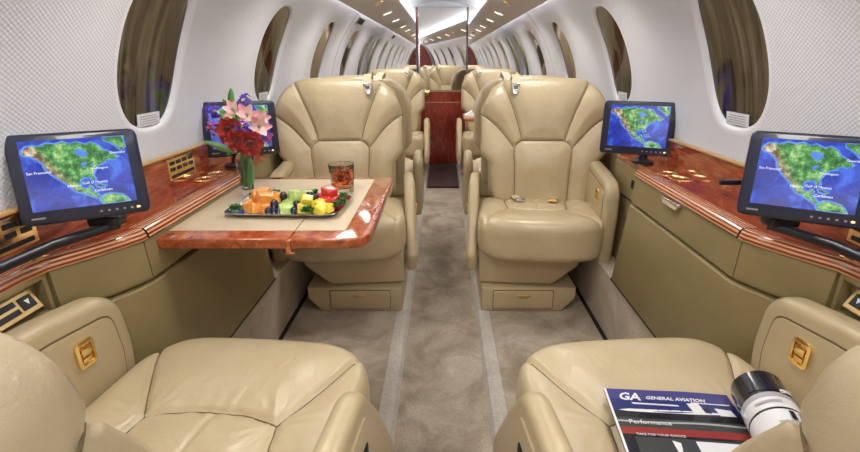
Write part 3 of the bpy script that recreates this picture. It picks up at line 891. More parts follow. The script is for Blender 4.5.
tag(from_bm('napkin', bm, plain('white_cloth', (.8, .8, .8), .9), None, False), 'white folded napkin standing on the small table near the mirrors', 'napkin')

# ---------------------------------------------------------------- monitors
def emis(name, build):
    m = bpy.data.materials.new(name); m.use_nodes = True; t = m.node_tree
    b = t.nodes['Principled BSDF']; setp(b, col=(.01, .01, .015), rough=.15)
    col = build(t); t.links.new(col, b.inputs['Emission Color']); b.inputs['Emission Strength'].default_value = SCREEN
    return m
SCREEN = .95
def ocean(t):
    n = noise(t, coords(t), 22, 4, .6, .8)
    return ramp(t, n.outputs[0], [(.32, (.004, .012, .16)), (.5, (.010, .035, .42)), (.70, (.05, .16, .75))]).outputs[0]
def shelf_c(t):
    n = noise(t, coords(t), 40, 3); return ramp(t, n.outputs[0], [(.3, (.03, .13, .62)), (.7, (.12, .35, .85))]).outputs[0]
def land(t):
    v = coords(t); n = noise(t, v, 60, 5, .7); n2 = noise(t, v, 26, 3)
    g = ramp(t, n.outputs[0], [(.34, (.005, .035, .005)), (.46, (.04, .20, .03)), (.54, (.12, .40, .10)), (.64, (.45, .62, .22)), (.74, (.75, .75, .5))])
    mnt = ramp(t, n.outputs[0], [(.33, (.03, .01, .005)), (.48, (.22, .07, .03)), (.58, (.55, .40, .25)), (.68, (.9, .85, .75))])
    sep = N(t, 'ShaderNodeSeparateXYZ'); t.links.new(v, sep.inputs[0])
    a = N(t, 'ShaderNodeMath', operation='MULTIPLY_ADD'); t.links.new(sep.outputs[2], a.inputs[0]); a.inputs[1].default_value = .60; t.links.new(sep.outputs[0], a.inputs[2])
    mr = N(t, 'ShaderNodeMapRange'); mr.inputs[1].default_value = -.042; mr.inputs[2].default_value = -.018; mr.inputs[3].default_value = 1; mr.inputs[4].default_value = 0
    t.links.new(a.outputs[0], mr.inputs[0])
    mx = N(t, 'ShaderNodeMix', data_type='RGBA'); t.links.new(mr.outputs[0], mx.inputs[0]); t.links.new(g.outputs[0], mx.inputs[6]); t.links.new(mnt.outputs[0], mx.inputs[7])
    return mx.outputs[2]
M['ocean'] = emis('map_ocean', ocean); M['shelf'] = emis('map_shallow_sea', shelf_c); M['land'] = emis('map_land', land)
M['map_text'] = plain('map_lettering', (0, 0, 0), .5, emc=(.9, .93, 1.0), ems=1.0)
LAND = [(.03, .13), (.07, .08), (.13, .07), (.18, .09), (.25, .05), (.33, .07), (.40, .04), (.47, .08), (.52, .05), (.60, .10), (.66, .07), (.72, .12), (.76, .19),
        (.83, .24), (.90, .31), (.84, .345), (.77, .335), (.75, .38), (.70, .40), (.66, .44), (.635, .50), (.615, .55), (.63, .62), (.605, .635), (.585, .57), (.53, .575),
        (.485, .60), (.475, .68), (.50, .745), (.545, .735), (.575, .70), (.59, .735), (.565, .785), (.60, .80), (.63, .86), (.66, .885), (.62, .90), (.565, .85), (.50, .80),
        (.44, .775), (.40, .72), (.365, .65), (.33, .60), (.28, .54), (.235, .47), (.20, .40), (.19, .33), (.14, .26), (.09, .21), (.045, .20), (.02, .17)]
BAY = [(.49, .18), (.52, .15), (.57, .16), (.60, .20), (.625, .235), (.585, .25), (.575, .30), (.545, .27), (.50, .235)]
LAKES = [[(.53, .365), (.575, .35), (.59, .375), (.56, .40), (.55, .44), (.53, .42)], [(.60, .40), (.64, .385), (.63, .41)]]
SAM = [(.66, .895), (.70, .86), (.75, .85), (.80, .87), (.86, .885), (.90, .94), (.94, .99), (.66, .99), (.645, .94)]
GREEN = [(.78, .01), (.98, .01), (.985, .17), (.95, .22), (.905, .15), (.85, .09), (.80, .06)]
CUBA = [(.62, .695), (.67, .70), (.73, .735), (.70, .745), (.64, .72)]
ISL = [(.30, .02), (.36, .005), (.42, .02), (.36, .035)]
def make_monitor(name, wd, ht, label, texts):
    root = empty(name, (0, 0, 0), 0, label, 'monitor')
    hd = empty('screen_unit'); hd.parent = root
    bm = bmesh.new(); bm_prism(bm, rrect(0, 0, wd, ht, .016, 6), 'y', -.012, .018, .006, 3); ob = from_bm('housing', bm, M['monitor_black'], hd)
    sw, sh = wd*.80, ht*.77; zc = ht*.035
    def pt(sx, sy, y): return (-sw/2+sx*sw, y, zc+sh/2-sy*sh)
    def flat(poly, y, grow=0.0):
        V = [pt(a, b, y) for a, b in (inset_poly(poly, -grow) if grow else poly)]
        V = [(min(max(p[0], -sw/2), sw/2), p[1], min(max(p[2], zc-sh/2), zc+sh/2)) for p in V]
        return V
    V = []; F = []; mi = []
    def add(poly, y, m_, grow=0.0):
        P = flat(poly, y, grow); A = sum(P[i][0]*P[(i+1) % len(P)][2]-P[(i+1) % len(P)][0]*P[i][2] for i in range(len(P)))
        if A < 0: P = P[::-1]
        b0 = len(V); V.extend(P); F.append(tuple(range(b0, b0+len(P)))); mi.append(m_)
    add([(0, 0), (1, 0), (1, 1), (0, 1)], -.0125, 0)
    for p in (LAND, SAM, GREEN, CUBA): add(p, -.0127, 1, .022)
    for p in (LAND, SAM, GREEN, CUBA): add(p, -.0129, 2)
    for p in [BAY]+LAKES: add(p, -.0131, 1)
    mesh('map_screen', V, F, [M['ocean'], M['shelf'], M['land']], ob, False, mi=mi)
    bm = bmesh.new()
    for k in range(6): bm_prism(bm, rrect(wd*.10+k*wd*.062, -ht*.425, wd*.02, ht*.022, .001, 2), 'y', -.0135, -.011, 0)
    from_bm('button', bm, M['grey_plastic'], ob, False)
    bm = bmesh.new(); bm_prism(bm, rrect(wd*.40, -ht*.425, .006, .004, .001, 2), 'y', -.0137, -.011, 0); from_bm('indicator_light', bm, M['led'], ob, False)
    bm = bmesh.new(); bm_prism(bm, rrect(-wd*.37, -ht*.425, wd*.10, ht*.02, .001, 2), 'y', -.0135, -.011, 0); from_bm('maker_plate', bm, M['grey_plastic'], ob, False)
    R = Matrix.Rotation(PI/2, 4, 'X')
    for (s_, sx, sy, sz) in texts:
        p = pt(sx, sy, -.0134); text_mesh('map_name', s_, sz*ht, M['map_text'], ob, Matrix.Translation(p) @ R, .0001)
    return root, hd
T1 = [('San Francisco', .02, .47, .040), ('Mexico', .36, .70, .042), ('Gulf of Mexico', .50, .675, .040), ('Caribbean', .60, .80, .042), ('Greenland', .82, .26, .036), ('Washington', .60, .47, .036)]
mons = [
    ('desk_monitor', .232, .190, -.790, 1.005, .911, math.radians(31), -14, 'large blue-black map monitor on a swing arm in front of the gold control plate', 1),
    ('desk_monitor', .232, .190, .790, 1.000, .907, math.radians(-31), -14, 'large blue-black map monitor on a swing arm beside the armrest near the magazine', -1),
    ('desk_monitor', .272, .208, .778, 1.90, .893, math.radians(-22), -6, 'smaller black map monitor standing beside the empty seat facing the camera', 0),
    ('desk_monitor', .266, .205, -.778, 1.83, .900, math.radians(20), -8, 'smaller map monitor half hidden behind the flower bouquet', 0),
]
for (nm, wd, ht, x, y, z, rz, tilt, lab, arm) in mons:
    r, hd = make_monitor(nm, wd, ht, lab, T1 if arm else [])
    r.location = (x, y, ZL)
    hd.location = (0, 0, z-ZL); hd.rotation_euler = (math.radians(tilt), 0, rz)
    bm = bmesh.new()
    if arm:
        bm_tube(bm, [(0, .03, .06), (0, .03, .085), (0, .012, z-ZL-.06)], [.016, .016, .012], 14)
        bm_box(bm, (arm*.01, .03, .050), (.070, .045, .026), .008, 3)
        bm_tube(bm, [(arm*.035, .03, .040), (arm*.0, .0, .034), (-arm*.04, -.08, .030), (-arm*.060, -.42, .030)], .0115, 14)
        bm_lathe(bm, [(0, 0), (.034, 0), (.034, .010), (.022, .016), (.018, .03), (0, .03)], 24, (-arm*.060, -.42, 0.001))
    else:
        q = .045*(1 if x > 0 else -1)
        bm_tube(bm, [(q, .02, .012), (q, .022, .04), (q*.5, .02, .055), (0, .012, z-ZL-.07)], [.020, .016, .014, .014], 14)
        bm_lathe(bm, [(0, 0), (.045, 0), (.045, .008), (.03, .014), (.022, .016), (0, .016)], 24, (q, .02, 0.001))
    from_bm('swing_arm' if arm else 'stand', bm, M['black'], r)
    if arm == -1:
        bm = bmesh.new(); bm_box(bm, (-.108, .080, .128), (.06, .012, .012), .003, 2, None); from_bm('side_lever', bm, M['black'], r, False)

# ---------------------------------------------------------------- things on the table
TZ = ZT+.0014
# vase
VX, VY = -.678, 1.585
bm = bmesh.new()
bm_lathe(bm, [(0, 0), (.021, 0), (.022, .004), (.020, .02), (.024, .07), (.030, .11), (.039, .143), (.0385, .145), (.0365, .143), (.0275, .11), (.0215, .07), (.0175, .022), (.012, .014), (0, .013)], 28)
vase = from_bm('glass_vase', bm, M['glass']); vase.location = (VX, VY, TZ)
tag(vase, 'clear flared glass vase holding the bouquet on the table', 'vase')
bm = bmesh.new(); bm_lathe(bm, [(0, .015), (.0115, .0155), (.0165, .023), (.0205, .07), (.0245, .098), (0, .098)], 24); from_bm('water', bm, M['water'], vase)
M['rose'] = plain('red_petal', (.40, .020, .012), .5, sheen=.3)
M['pink'] = plain('pink_petal', (.85, .42, .46), .5)
M['pale_pink'] = plain('pale_pink_petal', (.90, .62, .60), .5)
M['purple'] = plain('violet_petal', (.13, .06, .50), .55)
M['mauve'] = plain('mauve_petal', (.42, .10, .33), .55)
M['leaf'] = plain('green_leaf', (.07, .22, .045), .45)
M['leaf_pale'] = plain('pale_green_leaf', (.16, .34, .13), .45)
M['stem'] = plain('green_stem', (.09, .20, .05), .5)
def petal(bm, base, d, up, L, W, curl, mi=0, nu=4, nv=5):
    """curved petal patch from base along d, opening away from up"""
    d = Vector(d).normalized(); up = Vector(up).normalized(); sd = d.cross(up).normalized(); nn = sd.cross(d)
    rows = []
    for j in range(nv):
        t = j/(nv-1); wv = W*math.sin(PI*(.12+.80*t))**.8
        row = []
        for i in range(nu):
            q = -1+2*i/(nu-1)
            p = Vector(base)+d*L*t+sd*q*wv*.5+nn*(curl*L*(t**2)+abs(q)**2*W*.18)
            row.append(bm.verts.new(p))
        rows.append(row)
    for j in range(nv-1):
        for i in range(nu-1):
            f = bm.faces.new((rows[j][i], rows[j][i+1], rows[j+1][i+1], rows[j+1][i])); f.material_index = mi
def axis_frame(n):
    n = Vector(n).normalized(); a = n.cross(Vector((0, 0, 1)) if abs(n.z) < .9 else Vector((1, 0, 0))).normalized(); return n, a, n.cross(a)
def rose(c, n, R):
    bm = bmesh.new(); n, a, b = axis_frame(n); c = Vector(c)
    for ring, (cnt, rr, tilt, L) in enumerate(((3, .10, .12, .75), (4, .22, .25, .85), (5, .36, .55, .95), (6, .46, .95, .95), (6, .46, 1.30, .85))):
        for k in range(cnt):
            an = 2*PI*k/cnt+ring*.7; out = a*math.cos(an)+b*math.sin(an)
            d = n*math.cos(tilt)+out*math.sin(tilt)
            petal(bm, c+out*R*rr*.5-n*R*.45, d, -out, R*L*1.15, R*1.05, -.12-.05*ring)
    return bm
def lily(c, n, R, dots=True):
    bm = bmesh.new(); n, a, b = axis_frame(n); c = Vector(c)
    for k in range(6):
        an = 2*PI*k/6; out = a*math.cos(an)+b*math.sin(an); tilt = .85 if k % 2 else .65
        d = n*math.cos(tilt)+out*math.sin(tilt)
        petal(bm, c-n*R*.5, d, out*-1, R*1.35, R*.75, -.10, 0 if k % 2 else 1)
    for k in range(5):
        an = 2*PI*k/5; out = a*math.cos(an)+b*math.sin(an)
        bm_tube(bm, [c-n*R*.4, c+n*R*.35+out*R*.15], R*.03, 5, True, 2)
    return bm
def cluster(c, n, R, cnt=22):
    bm = bmesh.new(); n, a, b = axis_frame(n); c = Vector(c)
    for k in range(cnt):
        v = Vector((random.gauss(0, 1), random.gauss(0, 1), random.gauss(0, 1))).normalized()*R*random.uniform(.45, 1)
        for q in range(4):
            an = 2*PI*q/4+k; n2, a2, b2 = axis_frame(v+n*R*.5); out = a2*math.cos(an)+b2*math.sin(an)
            petal(bm, c+v, n2*.5+out, -out, R*.42, R*.34, -.05, 0, 3, 3)
    return bm
def leaf_bm(base, d, up, L, W, curl):
    bm = bmesh.new(); petal(bm, base, d, up, L, W, curl, 0, 5, 8); return bm
def at_px(u, v, dep):
    """scene point at a given distance, used once to lay the flowers out around the vase"""
    return Vector(((u-443)*dep/470, (dep+.3327*(-(v-60)*dep/498.4))/.943, 1.15-(v-60)*dep/498.4))
VT = Vector((VX, VY, TZ+.14))
flowers = [
    ('rose', 'red_rose', 229, 131, 1.50, .036, 'red rose nearest the leaf tip on the outer side of the bouquet'),
    ('rose', 'red_rose', 250, 144, 1.48, .034, 'red rose hanging lowest over the rim of the vase'),
    ('rose', 'red_rose', 236, 141, 1.47, .028, 'small red rose between the two larger red roses'),
    ('lily', 'pink_lily', 233, 110, 1.55, .032, 'pink lily at the top of the bouquet below the upright leaf'),
    ('lily', 'pink_lily', 247, 115, 1.53, .036, 'large pink lily in the middle of the bouquet'),
    ('lily', 'pink_lily', 259, 127, 1.50, .036, 'palest pink lily, facing the seat behind the table'),
    ('lily', 'pink_lily', 262, 118, 1.55, .026, 'small pink lily at the seat side edge of the bouquet'),
    ('purple', 'purple_statice', 212, 110, 1.55, .026, 'violet statice sprig at the wall side of the bouquet'),
    ('purple', 'purple_statice', 245, 101, 1.58, .022, 'violet statice sprig at the very top of the bouquet'),
    ('purple', 'purple_statice', 243, 128, 1.49, .022, 'violet statice sprig tucked between roses and pink lilies'),
    ('mauve', 'mauve_statice', 213, 128, 1.53, .022, 'mauve statice sprig beside the outer red rose'),
    ('mauve', 'mauve_statice', 267, 137, 1.53, .018, 'reddish mauve statice sprig below the palest pink lily'),
]
vc = at_px(243, 122, 1.62)
for kind, nm, u, v, dep, R, lab in flowers:
    c = at_px(u, v, dep); n = (c-vc)+Vector((0, -.06, .035))
    r = empty(nm, VT, 0, lab, 'flower'); cc_ = c-VT
    if kind == 'rose': bm = rose(cc_, n, R); mats = [M['rose']]
    elif kind == 'lily': bm = lily(cc_, n, R); mats = [M['pink'], M['pale_pink'], M['leaf_pale']]
    else: bm = cluster(cc_, n, R); mats = [M['purple'] if kind == 'purple' else M['mauve']]
    from_bm('bloom', bm, mats, r)
    bm = bmesh.new(); k = random.uniform(-.009, .009); k2 = random.uniform(-.009, .009)
    bm_tube(bm, [(k, k2, -.115), (-k*.8, -k2*.8, -.05), (-k*1.2, -k2, 0), tuple(cc_*.5+Vector((0, 0, .01))), tuple(cc_-n.normalized()*R*.4)], .0022, 6)
    from_bm('stem', bm, M['stem'], r)
leaves = [(231, 108, 229, 88, 1.57, .026, 'leaf', 'upright green leaf at the top of the bouquet'), (236, 112, 221, 100, 1.57, .018, 'leaf', 'green leaf leaning out below the upright one'),
          (234, 152, 203, 143, 1.50, .026, 'leaf_pale', 'long pale green leaf reaching out low towards the wall'), (255, 112, 268, 112, 1.55, .016, 'leaf_pale', 'small pale leaf at the seat side of the bouquet'),
          (242, 150, 243, 160, 1.50, .022, 'leaf', 'green leaf over the vase rim'), (240, 145, 250, 158, 1.50, .016, 'leaf', 'narrow green leaf over the vase rim'), (236, 142, 227, 155, 1.50, .018, 'leaf', 'green leaf hanging beside the vase'),
          (241, 160, 243, 186, 1.60, .024, 'leaf', 'dark green leaf standing in the vase'), (250, 156, 251, 184, 1.60, .022, 'leaf_pale', 'pale green leaf pressed inside the vase glass'), (246, 158, 248, 190, 1.59, .02, 'leaf', 'long green leaf in the middle of the vase'), (252, 140, 262, 148, 1.5, .016, 'leaf', 'green leaf below the lowest rose')]
for (u0, v0, u1, v1, dep, W_, mt, lab) in leaves:
    a = at_px(u0, v0, dep); b = at_px(u1, v1, dep)
    r = empty('leaf_sprig', VT, 0, lab, 'leaf')
    bm = leaf_bm(a-VT, b-a, Vector((.1, 1, .2)), (b-a).length, W_, .08); from_bm('leaf_blade', bm, M[mt], r)
    bm = bmesh.new(); bm_tube(bm, [(0, 0, -.10), (0, 0, 0), tuple(a-VT)], .0015, 5); from_bm('stem', bm, M['stem'], r)

# tumbler with iced drink
GX, GY = -.352, 1.60
bm = bmesh.new()
bm_lathe(bm, [(0, 0), (.034, 0), (.037, .004), (.038, .022), (.040, .04), (.0445, .100), (.0435, .1015), (.0425, .100), (.0385, .04), (.036, .024), (.030, .018), (0, .017)], 36)
for v_ in bm.verts:
    r_ = math.hypot(v_.co.x, v_.co.y)
    if v_.co.z < .04 and r_ > .033:
        a_ = math.atan2(v_.co.y, v_.co.x); k = 1+.03*math.cos(a_*12); v_.co.x *= k; v_.co.y *= k
tum = from_bm('drink_tumbler', bm, M['glass']); tum.location = (GX, GY, TZ)
tag(tum, 'cut glass tumbler of iced red-brown drink on the table', 'tumbler')
bm = bmesh.new(); bm_lathe(bm, [(0, .0185), (.0295, .0195), (.0352, .0255), (.0378, .042), (.0408, .084), (0, .084)], 36); from_bm('iced_tea', bm, M['tea'], tum)
for k in range(8):
    bm = bmesh.new(); an = k*2.4; rr = .018 if k % 3 else .008
    rot = (Matrix.Rotation(random.uniform(0, 3), 3, 'X') @ Matrix.Rotation(random.uniform(0, 3), 3, 'Z'))
    bm_box(bm, (0, 0, 0), (.019, .019, .017), .003, 2, rot)
    ic = from_bm('ice_cube', bm, M['ice']); ic.location = (GX+rr*math.cos(an), GY+rr*math.sin(an), TZ+.040+.0068*k)
    tag(ic, 'ice cube floating in the tumbler of red-brown drink', 'ice cube', 'ice cubes in the drink')

# fruit tray
TRX, TRY = -.475, 1.41
tray = empty('fruit_tray', (TRX, TRY, TZ), math.radians(-2), 'rectangular silver tray of cut fruit on the table', 'tray')
def tray_outline(w_, h_): return rrect(0, 0, w_, h_, .045, 7)
prof = [(.29, .165, .0005), (.305, .18, .001), (.335, .215, .014), (.345, .225, .016), (.347, .227, .0145), (.337, .217, .0115), (.308, .184, -.0005)]
bm = bmesh.new(); rings = []
for (a_, b_, z_) in prof: rings.append([bm.verts.new((p[0], p[1], z_+.0006)) for p in tray_outline(a_, b_)])
for A, B in zip(rings[:-1], rings[1:]):
    for k in range(len(A)): bm.faces.new((A[k], A[(k+1) % len(A)], B[(k+1) % len(A)], B[k]))
bm.faces.new(rings[0]); bm.faces.new(rings[-1][::-1]); bmesh.ops.recalc_face_normals(bm, faces=bm.faces)
from_bm('tray_plate', bm, M['silver'], tray)
def fruit_mat(name, c1, c2, rough=.3):
    m, t, b = nt(name); n = noise(t, coords(t), 60, 3); r = ramp(t, n.outputs[0], [(.35, c1), (.65, c2)])
    t.links.new(r.outputs[0], b.inputs['Base Color']); setp(b, rough=rough, sss=.0, coat=.3, coatr=.2); bump(t, b, n.outputs[0], .3, .002); return m
M['cantaloupe'] = fruit_mat('orange_melon', (.78, .27, .04), (.90, .42, .09)); M['honeydew'] = fruit_mat('green_melon', (.42, .62, .12), (.60, .76, .28))
M['pineapple'] = fruit_mat('yellow_pineapple', (.82, .62, .03), (.93, .78, .10)); M['watermelon'] = fruit_mat('red_watermelon', (.62, .03, .025), (.78, .08, .06))
M['grape'] = plain('dark_blue_grape', (.015, .014, .045), .25, coat=.4); M['parsley'] = plain('parsley_green', (.035, .17, .03), .5)
def chunk(kind, mat, x, y, z, sz, lab, cat, grp):
    bm = bmesh.new(); rot = Matrix.Rotation(random.uniform(0, 3), 3, 'Z') @ Matrix.Rotation(random.uniform(-.35, .35), 3, 'X') @ Matrix.Rotation(random.uniform(-.3, .3), 3, 'Y')
    sz *= 1.12; z += .001
    bm_box(bm, (0, 0, 0), (sz*random.uniform(.95, 1.25), sz*random.uniform(.85, 1.1), sz*random.uniform(.7, .9)), sz*.12, 3, rot)
    for v_ in bm.verts: v_.co += Vector((random.uniform(-1, 1), random.uniform(-1, 1), random.uniform(-1, 1)))*sz*.02
    o = from_bm(kind, bm, mat); o.location = (TRX+x, TRY+y, TZ+z); return tag(o, lab, cat, grp)
for (x, y, z, s_) in ((-.125, -.02, .016, .034), (-.09, -.055, .016, .034), (-.055, -.045, .016, .034), (-.10, .0, .036, .034), (-.07, -.03, .040, .034), (-.12, .04, .016, .034), (-.085, .045, .02, .036), (-.05, .01, .018, .036), (-.06, .06, .016, .034), (-.09, .02, .045, .03), (-.03, .055, .018, .032)):
    chunk('cantaloupe_chunk', M['cantaloupe'], x, y, z, s_, 'chunk of orange melon in the heap at the vase end of the tray', 'fruit', 'orange melon chunks')
for (x, y, z, s_) in ((.0, -.02, .018, .034), (.035, .005, .018, .034), (.01, .02, .034, .032), (.025, -.015, .042, .030), (.005, -.062, .016, .030), (.04, .045, .018, .032), (.0, .06, .018, .03), (.045, .02, .038, .030)):
    chunk('honeydew_chunk', M['honeydew'], x, y, z, s_, 'chunk of pale green melon in the middle of the tray', 'fruit', 'green melon chunks')
for (x, y, z, s_) in ((.055, -.055, .016, .032), (.075, -.035, .020, .032), (.11, -.06, .015, .030), (.065, -.05, .038, .028), (.095, -.03, .022, .030), (.125, -.05, .016, .028)):
    chunk('pineapple_chunk', M['pineapple'], x, y, z, s_, 'chunk of yellow pineapple along the near edge of the tray', 'fruit', 'pineapple chunks')
for (x, y, z, s_) in ((.105, .02, .018, .036), (.13, .035, .018, .034), (.115, .03, .044, .034), (.09, .045, .02, .032), (.13, .0, .018, .030)):
    chunk('watermelon_chunk', M['watermelon'], x, y, z, s_, 'chunk of red watermelon at the drink end of the tray', 'fruit', 'watermelon chunks')
bm = bmesh.new(); bmesh.ops.create_uvsphere(bm, u_segments=16, v_segments=10, radius=.0115)
bmesh.ops.scale(bm, vec=(1, 1, 1.15), verts=bm.verts)
g0 = from_bm('grape', bm, M['grape'])
gr = [(-.03, -.07, .014), (-.045, -.075, .013), (-.015, -.072, .014), (-.03, -.065, .032), (-.02, -.05, .020), (-.03, .0, .02), (-.028, .018, .036), (-.02, -.005, .040), (.03, -.07, .014), (.035, -.055, .028), (.07, .01, .03), (.06, .0, .042), (.075, .03, .028), (-.01, .04, .03), (-.045, -.02, .022)]
for k, (x, y, z) in enumerate(gr):
    o = g0 if k == 0 else g0.copy()
    if k: C.objects.link(o)
    o.location = (TRX+x, TRY+y, TZ+z); tag(o, 'dark blue grape tucked among the cut fruit on the tray', 'grape', 'dark grapes on the tray')
def parsley():
    bm = bmesh.new()
    for k in range(26):
        v = Vector((random.gauss(0, 1), random.gauss(0, 1), abs(random.gauss(0, .7)))).normalized()*random.uniform(.006, .018)
        for q in range(3):
            an = q*2.1+k; petal(bm, v, Vector((math.cos(an), math.sin(an), .6)), Vector((0, 0, 1)), .010, .008, .2, 0, 3, 3)
        if k < 5: bm_tube(bm, [(0, 0, 0), tuple(v)], .0008, 4)
    return from_bm('parsley_sprig', bm, M['parsley'])
for (x, y, z, lab) in ((-.15, -.06, .012, 'curly parsley sprig at the vase end corner of the tray'), (.075, -.082, .014, 'curly parsley sprig on the near edge of the tray by the pineapple'), (.155, .0, .014, 'curly parsley sprig beside the watermelon at the tray end'),
                       (.155, .03, .024, 'curly parsley sprig at the far corner by the watermelon'), (.05, .07, .024, 'curly parsley sprig behind the green melon'), (-.075, .075, .02, 'curly parsley sprig behind the orange melon'), (.15, -.03, .014, 'curly parsley sprig between pineapple and tray rim'), (.0, .075, .02, 'curly parsley sprig on the far rim of the tray')):
    p = parsley(); p.location = (TRX+x, TRY+y, TZ+z); tag(p, lab, 'parsley')

ORD = ('first', 'second', 'third', 'fourth', 'fifth', 'sixth', 'seventh', 'eighth', 'ninth')
NOUN = {'orange melon chunks': 'orange melon chunk', 'green melon chunks': 'pale green melon chunk', 'pineapple chunks': 'yellow pineapple chunk', 'watermelon chunks': 'red watermelon chunk', 'dark grapes on the tray': 'dark blue grape'}
cells = {}
for o in C.objects:
    if o.get('group') in NOUN:
        x, y, z = o.location.x-TRX, o.location.y-TRY, o.location.z-TZ
        row = 'by near tray rim' if y < -.035 else ('by far tray rim' if y > .03 else 'mid tray')
        cells.setdefault((o['group'], row, z > .029), []).append((x, o))
for (g, row, top), L_ in cells.items():
    L_.sort(key=lambda q: q[0])
    for k, (x, o) in enumerate(L_):
        o['label'] = '%s %s, %s%s' % (NOUN[g], 'on top' if top else 'in bottom layer', row, '' if len(L_) == 1 else ', %s from vase end' % ORD[k])

# ---------------------------------------------------------------- magazine on the near seat
# The cover lies face up; its right-hand half is a page rolled back over itself.
mg = empty('magazine', (.335, .812, .4985), math.radians(-5), 'glossy aviation magazine with airplane cover and rolled-over pages lying on the seat cushion', 'magazine')
mats = [plain('magazine_black', (.012, .012, .018), .22, coat=.6), plain('magazine_blue', (.05, .05, .22), .22, coat=.6), plain('magazine_white', (.80, .80, .82), .25, coat=.5),
        plain('magazine_grey', (.05, .055, .055), .25, coat=.5), plain('magazine_red', (.28, .035, .03), .25, coat=.5), plain('magazine_orange', (.75, .20, .06), .3, coat=.4), plain('magazine_silver', (.42, .42, .44), .25, coat=.5), plain('magazine_navy', (.02, .03, .16), .2, coat=.6)]
CW, CL = .245, .30
def cz(x): return .006+.0012*math.sin(PI*min(max(x/CW, 0), 1))
bm = bmesh.new()
n = 20
for k in range(n):                       # page block
    x0, x1 = CW*k/n, CW*(k+1)/n
    q = [bm.verts.new(p) for p in ((x0, 0, cz(x0)), (x1, 0, cz(x1)), (x1, -CL, cz(x1)), (x0, -CL, cz(x0)), (x0, 0, cz(x0)-.005), (x1, 0, cz(x1)-.005), (x1, -CL, cz(x1)-.005), (x0, -CL, cz(x0)-.005))]
    for f in ((0, 3, 2, 1), (4, 5, 6, 7), (0, 1, 5, 4), (2, 3, 7, 6)): bm.faces.new([q[i] for i in f])
    if k == 0: bm.faces.new([q[i] for i in (0, 4, 7, 3)])
    if k == n-1: bm.faces.new([q[i] for i in (1, 2, 6, 5)])
bmesh.ops.remove_doubles(bm, verts=bm.verts, dist=1e-5); bmesh.ops.recalc_face_normals(bm, faces=bm.faces)
for f in bm.faces: f.material_index = 0
pg = from_bm('pages', bm, [mats[0], mats[2]], mg)
def cover_poly(bm, pts, lift, mi):
    """pts in cover units: x 0..1 across, y 0..1 down"""
    xs = [p[0]*CW for p in pts]
    vs = [bm.verts.new((p[0]*CW, -p[1]*CL, cz(p[0]*CW)+lift)) for p in pts]
    f = bm.faces.new(vs)
    f.normal_update()
    if f.normal.z < 0: f.normal_flip()
    f.material_index = mi
def cover_band(bm, x0, x1, y0, y1, lift, mi, n=12, wob=0.0):
    for k in range(n):
        a, b = x0+(x1-x0)*k/n, x0+(x1-x0)*(k+1)/n
        wa, wb = wob*math.sin(a*7), wob*math.sin(b*7)
        cover_poly(bm, [(a, y0+wa), (b, y0+wb), (b, y1+wb), (a, y1+wa)], lift, mi)
bm = bmesh.new()
cover_band(bm, .02, 1, .0, .10, .0003, 1, wob=.004); cover_band(bm, .02, 1, .10, .22, .0003, 7, wob=.004); cover_band(bm, .02, 1, .22, .28, .0003, 0)
cover_band(bm, .02, 1, .28, .36, .0003, 3); cover_band(bm, .02, 1, .30, .315, .0005, 6, wob=.006)
cover_band(bm, .02, 1, .36, .42, .0003, 4); cover_band(bm, .10, .99, .44, .99, .0003, 3)
cover_band(bm, .0, .018, 0, 1, .0004, 2, 1)
# airplane along the cover
def shape(pts, lift, mi, ox=0, oy=0, kx=1, ky=1): cover_poly(bm, [(ox+a*kx, oy+b*ky) for a, b in pts], lift, mi)
plane = [(0, .5), (.10, .36), (.55, .32), (.80, .30), (.98, .34), (.99, .50), (.80, .60), (.30, .66), (.08, .62)]
shape(plane, .0008, 2, .06, .165, .80, .09); shape([(0, 0), (.6, .1), (.62, .35), (.02, .3)], .0008, 2, .18, .135, .60, .05)
shape([(0, 0), (.45, -.1), (.6, .9), (.1, 1)], .0010, 2, .62, .12, .20, .09); shape([(0, 0), (1, .1), (1, .5), (0, .4)], .0010, 2, .66, .105, .30, .025)
shape([(0, 0), (.8, .2), (.9, 1), (.1, 1)], .0010, 2, .82, .15, .15, .07); shape([(0, 0), (.5, 0), (.6, 1), (.1, .9)], .0012, 0, .72, .155, .10, .05)
for k in range(5): shape([(0, 0), (1, 0), (1, 1), (0, 1)], .0012, 0, .18+.09*k, .193, .02, .006)
# lower pictures
cover_band(bm, .53, .98, .455, .985, .0006, 2); cover_band(bm, .11, .51, .455, .72, .0006, 3)
shape(plane, .0009, 2, .12, .52, .36, .14); shape([(0, 0), (.7, .2), (.5, 1), (.1, 1)], .0011, 2, .36, .46, .08, .09); shape([(0, 0), (1, .2), (.9, .9), (.1, 1)], .0011, 5, .40, .56, .10, .07)
rnd = random.Random(3)
for k in range(34):
    x, y = rnd.uniform(.55, .93), rnd.uniform(.47, .93); a_ = rnd.uniform(.015, .04)
    shape([(0, .3), (.5, 0), (1, .4), (.6, 1)], .0008+k*.00001, rnd.choice([5, 4, 0, 6, 7, 5]), x, y, a_, a_*1.1)
from_bm('printed_cover', bm, mats, pg, False)
def lay(s_, x, y, size, wid=None, name='cover_title'):
    t_ = text_mesh(name, s_, size, mats[2], pg, Matrix.Translation((x*CW, -y*CL, 0)), .0002)
    for v_ in t_.data.vertices: v_.co.z += cz(v_.co.x)+.0018
lay('GA', .09, .115, .030); lay('GENERAL AVIATION', .31, .100, .0125); lay('Performance', .10, .335, .015, name='cover_line'); lay('TAKE FOR YOUR CHOICE', .12, .432, .0075, name='cover_line')
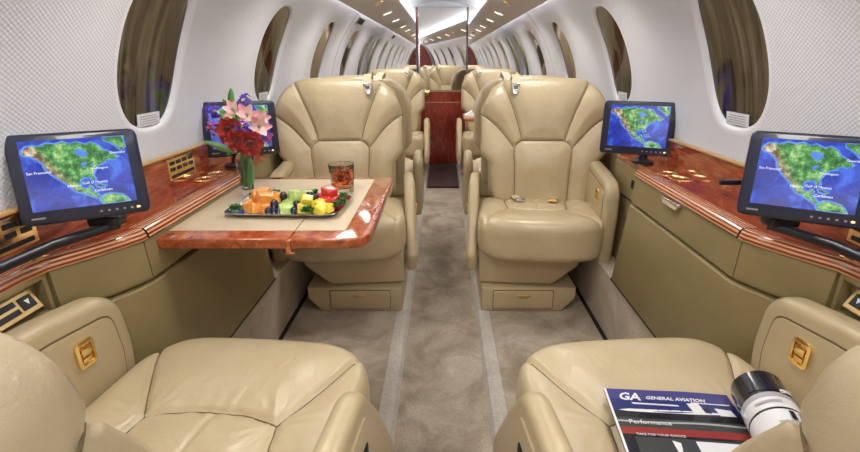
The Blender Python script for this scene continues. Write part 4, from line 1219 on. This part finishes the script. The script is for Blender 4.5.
# rolled-over pages: a loose tube resting on the cover side
bm = bmesh.new(); R0 = .043; n = 40
def roll(y0, y1, r_, mi, a0=-.2*PI, a1=1.85*PI):
    A = []; B = []
    for k in range(n+1):
        a_ = a0+(a1-a0)*k/n; rr = r_+.004*k/n
        A.append(bm.verts.new((rr*math.sin(a_), y0, R0+rr*-math.cos(a_)))); B.append(bm.verts.new((rr*math.sin(a_), y1, R0+rr*-math.cos(a_))))
    for k in range(n):
        f = bm.faces.new((A[k], B[k], B[k+1], A[k+1])); f.material_index = mi
bands = [(0, .062, 0), (.062, .075, 6), (.075, .102, 2), (.102, .107, 0), (.107, .155, 2), (.155, .162, 4), (.162, .168, 0), (.168, .20, 7), (.20, .235, 2), (.235, .29, 6)]
for (a_, b_, m_) in bands: roll(-a_, -b_, R0, m_)
for (a_, b_, r_) in ((0, .29, R0-.002), (0, .29, R0-.004), (0, .29, R0-.007)): roll(-a_, -b_, r_, 2)
# pictures printed on the roll
def rpatch(a0, a1, y0, y1, mi, sl=0.0):
    r_ = R0+.0045; m_ = 8; A = []; B = []
    for k in range(m_+1):
        a_ = a0+(a1-a0)*k/m_
        A.append(bm.verts.new((r_*math.sin(a_), y0+sl*k/m_, R0-r_*math.cos(a_)))); B.append(bm.verts.new((r_*math.sin(a_), y1+sl*k/m_, R0-r_*math.cos(a_))))
    for k in range(m_): f = bm.faces.new((A[k], B[k], B[k+1], A[k+1])); f.material_index = mi
rpatch(.55*PI, .95*PI, -.035, -.045, 2, -.02); rpatch(.6*PI, .8*PI, -.048, -.066, 6); rpatch(.85*PI, .90*PI, -.115, -.135, 0); rpatch(.95*PI, 1.0*PI, -.113, -.135, 0)
rpatch(.7*PI, 1.15*PI, -.137, -.140, 6); rpatch(.8*PI, 1.3*PI, -.06, -.063, 0, .01); rpatch(1.0*PI, 1.3*PI, -.085, -.090, 6); rpatch(.7*PI, 1.2*PI, -.18, -.186, 6, -.005)
ro = from_bm('rolled_pages', bm, mats, mg); ro.location = (CW+.034, -.034, .004); ro.rotation_euler = (0, 0, math.radians(-9))
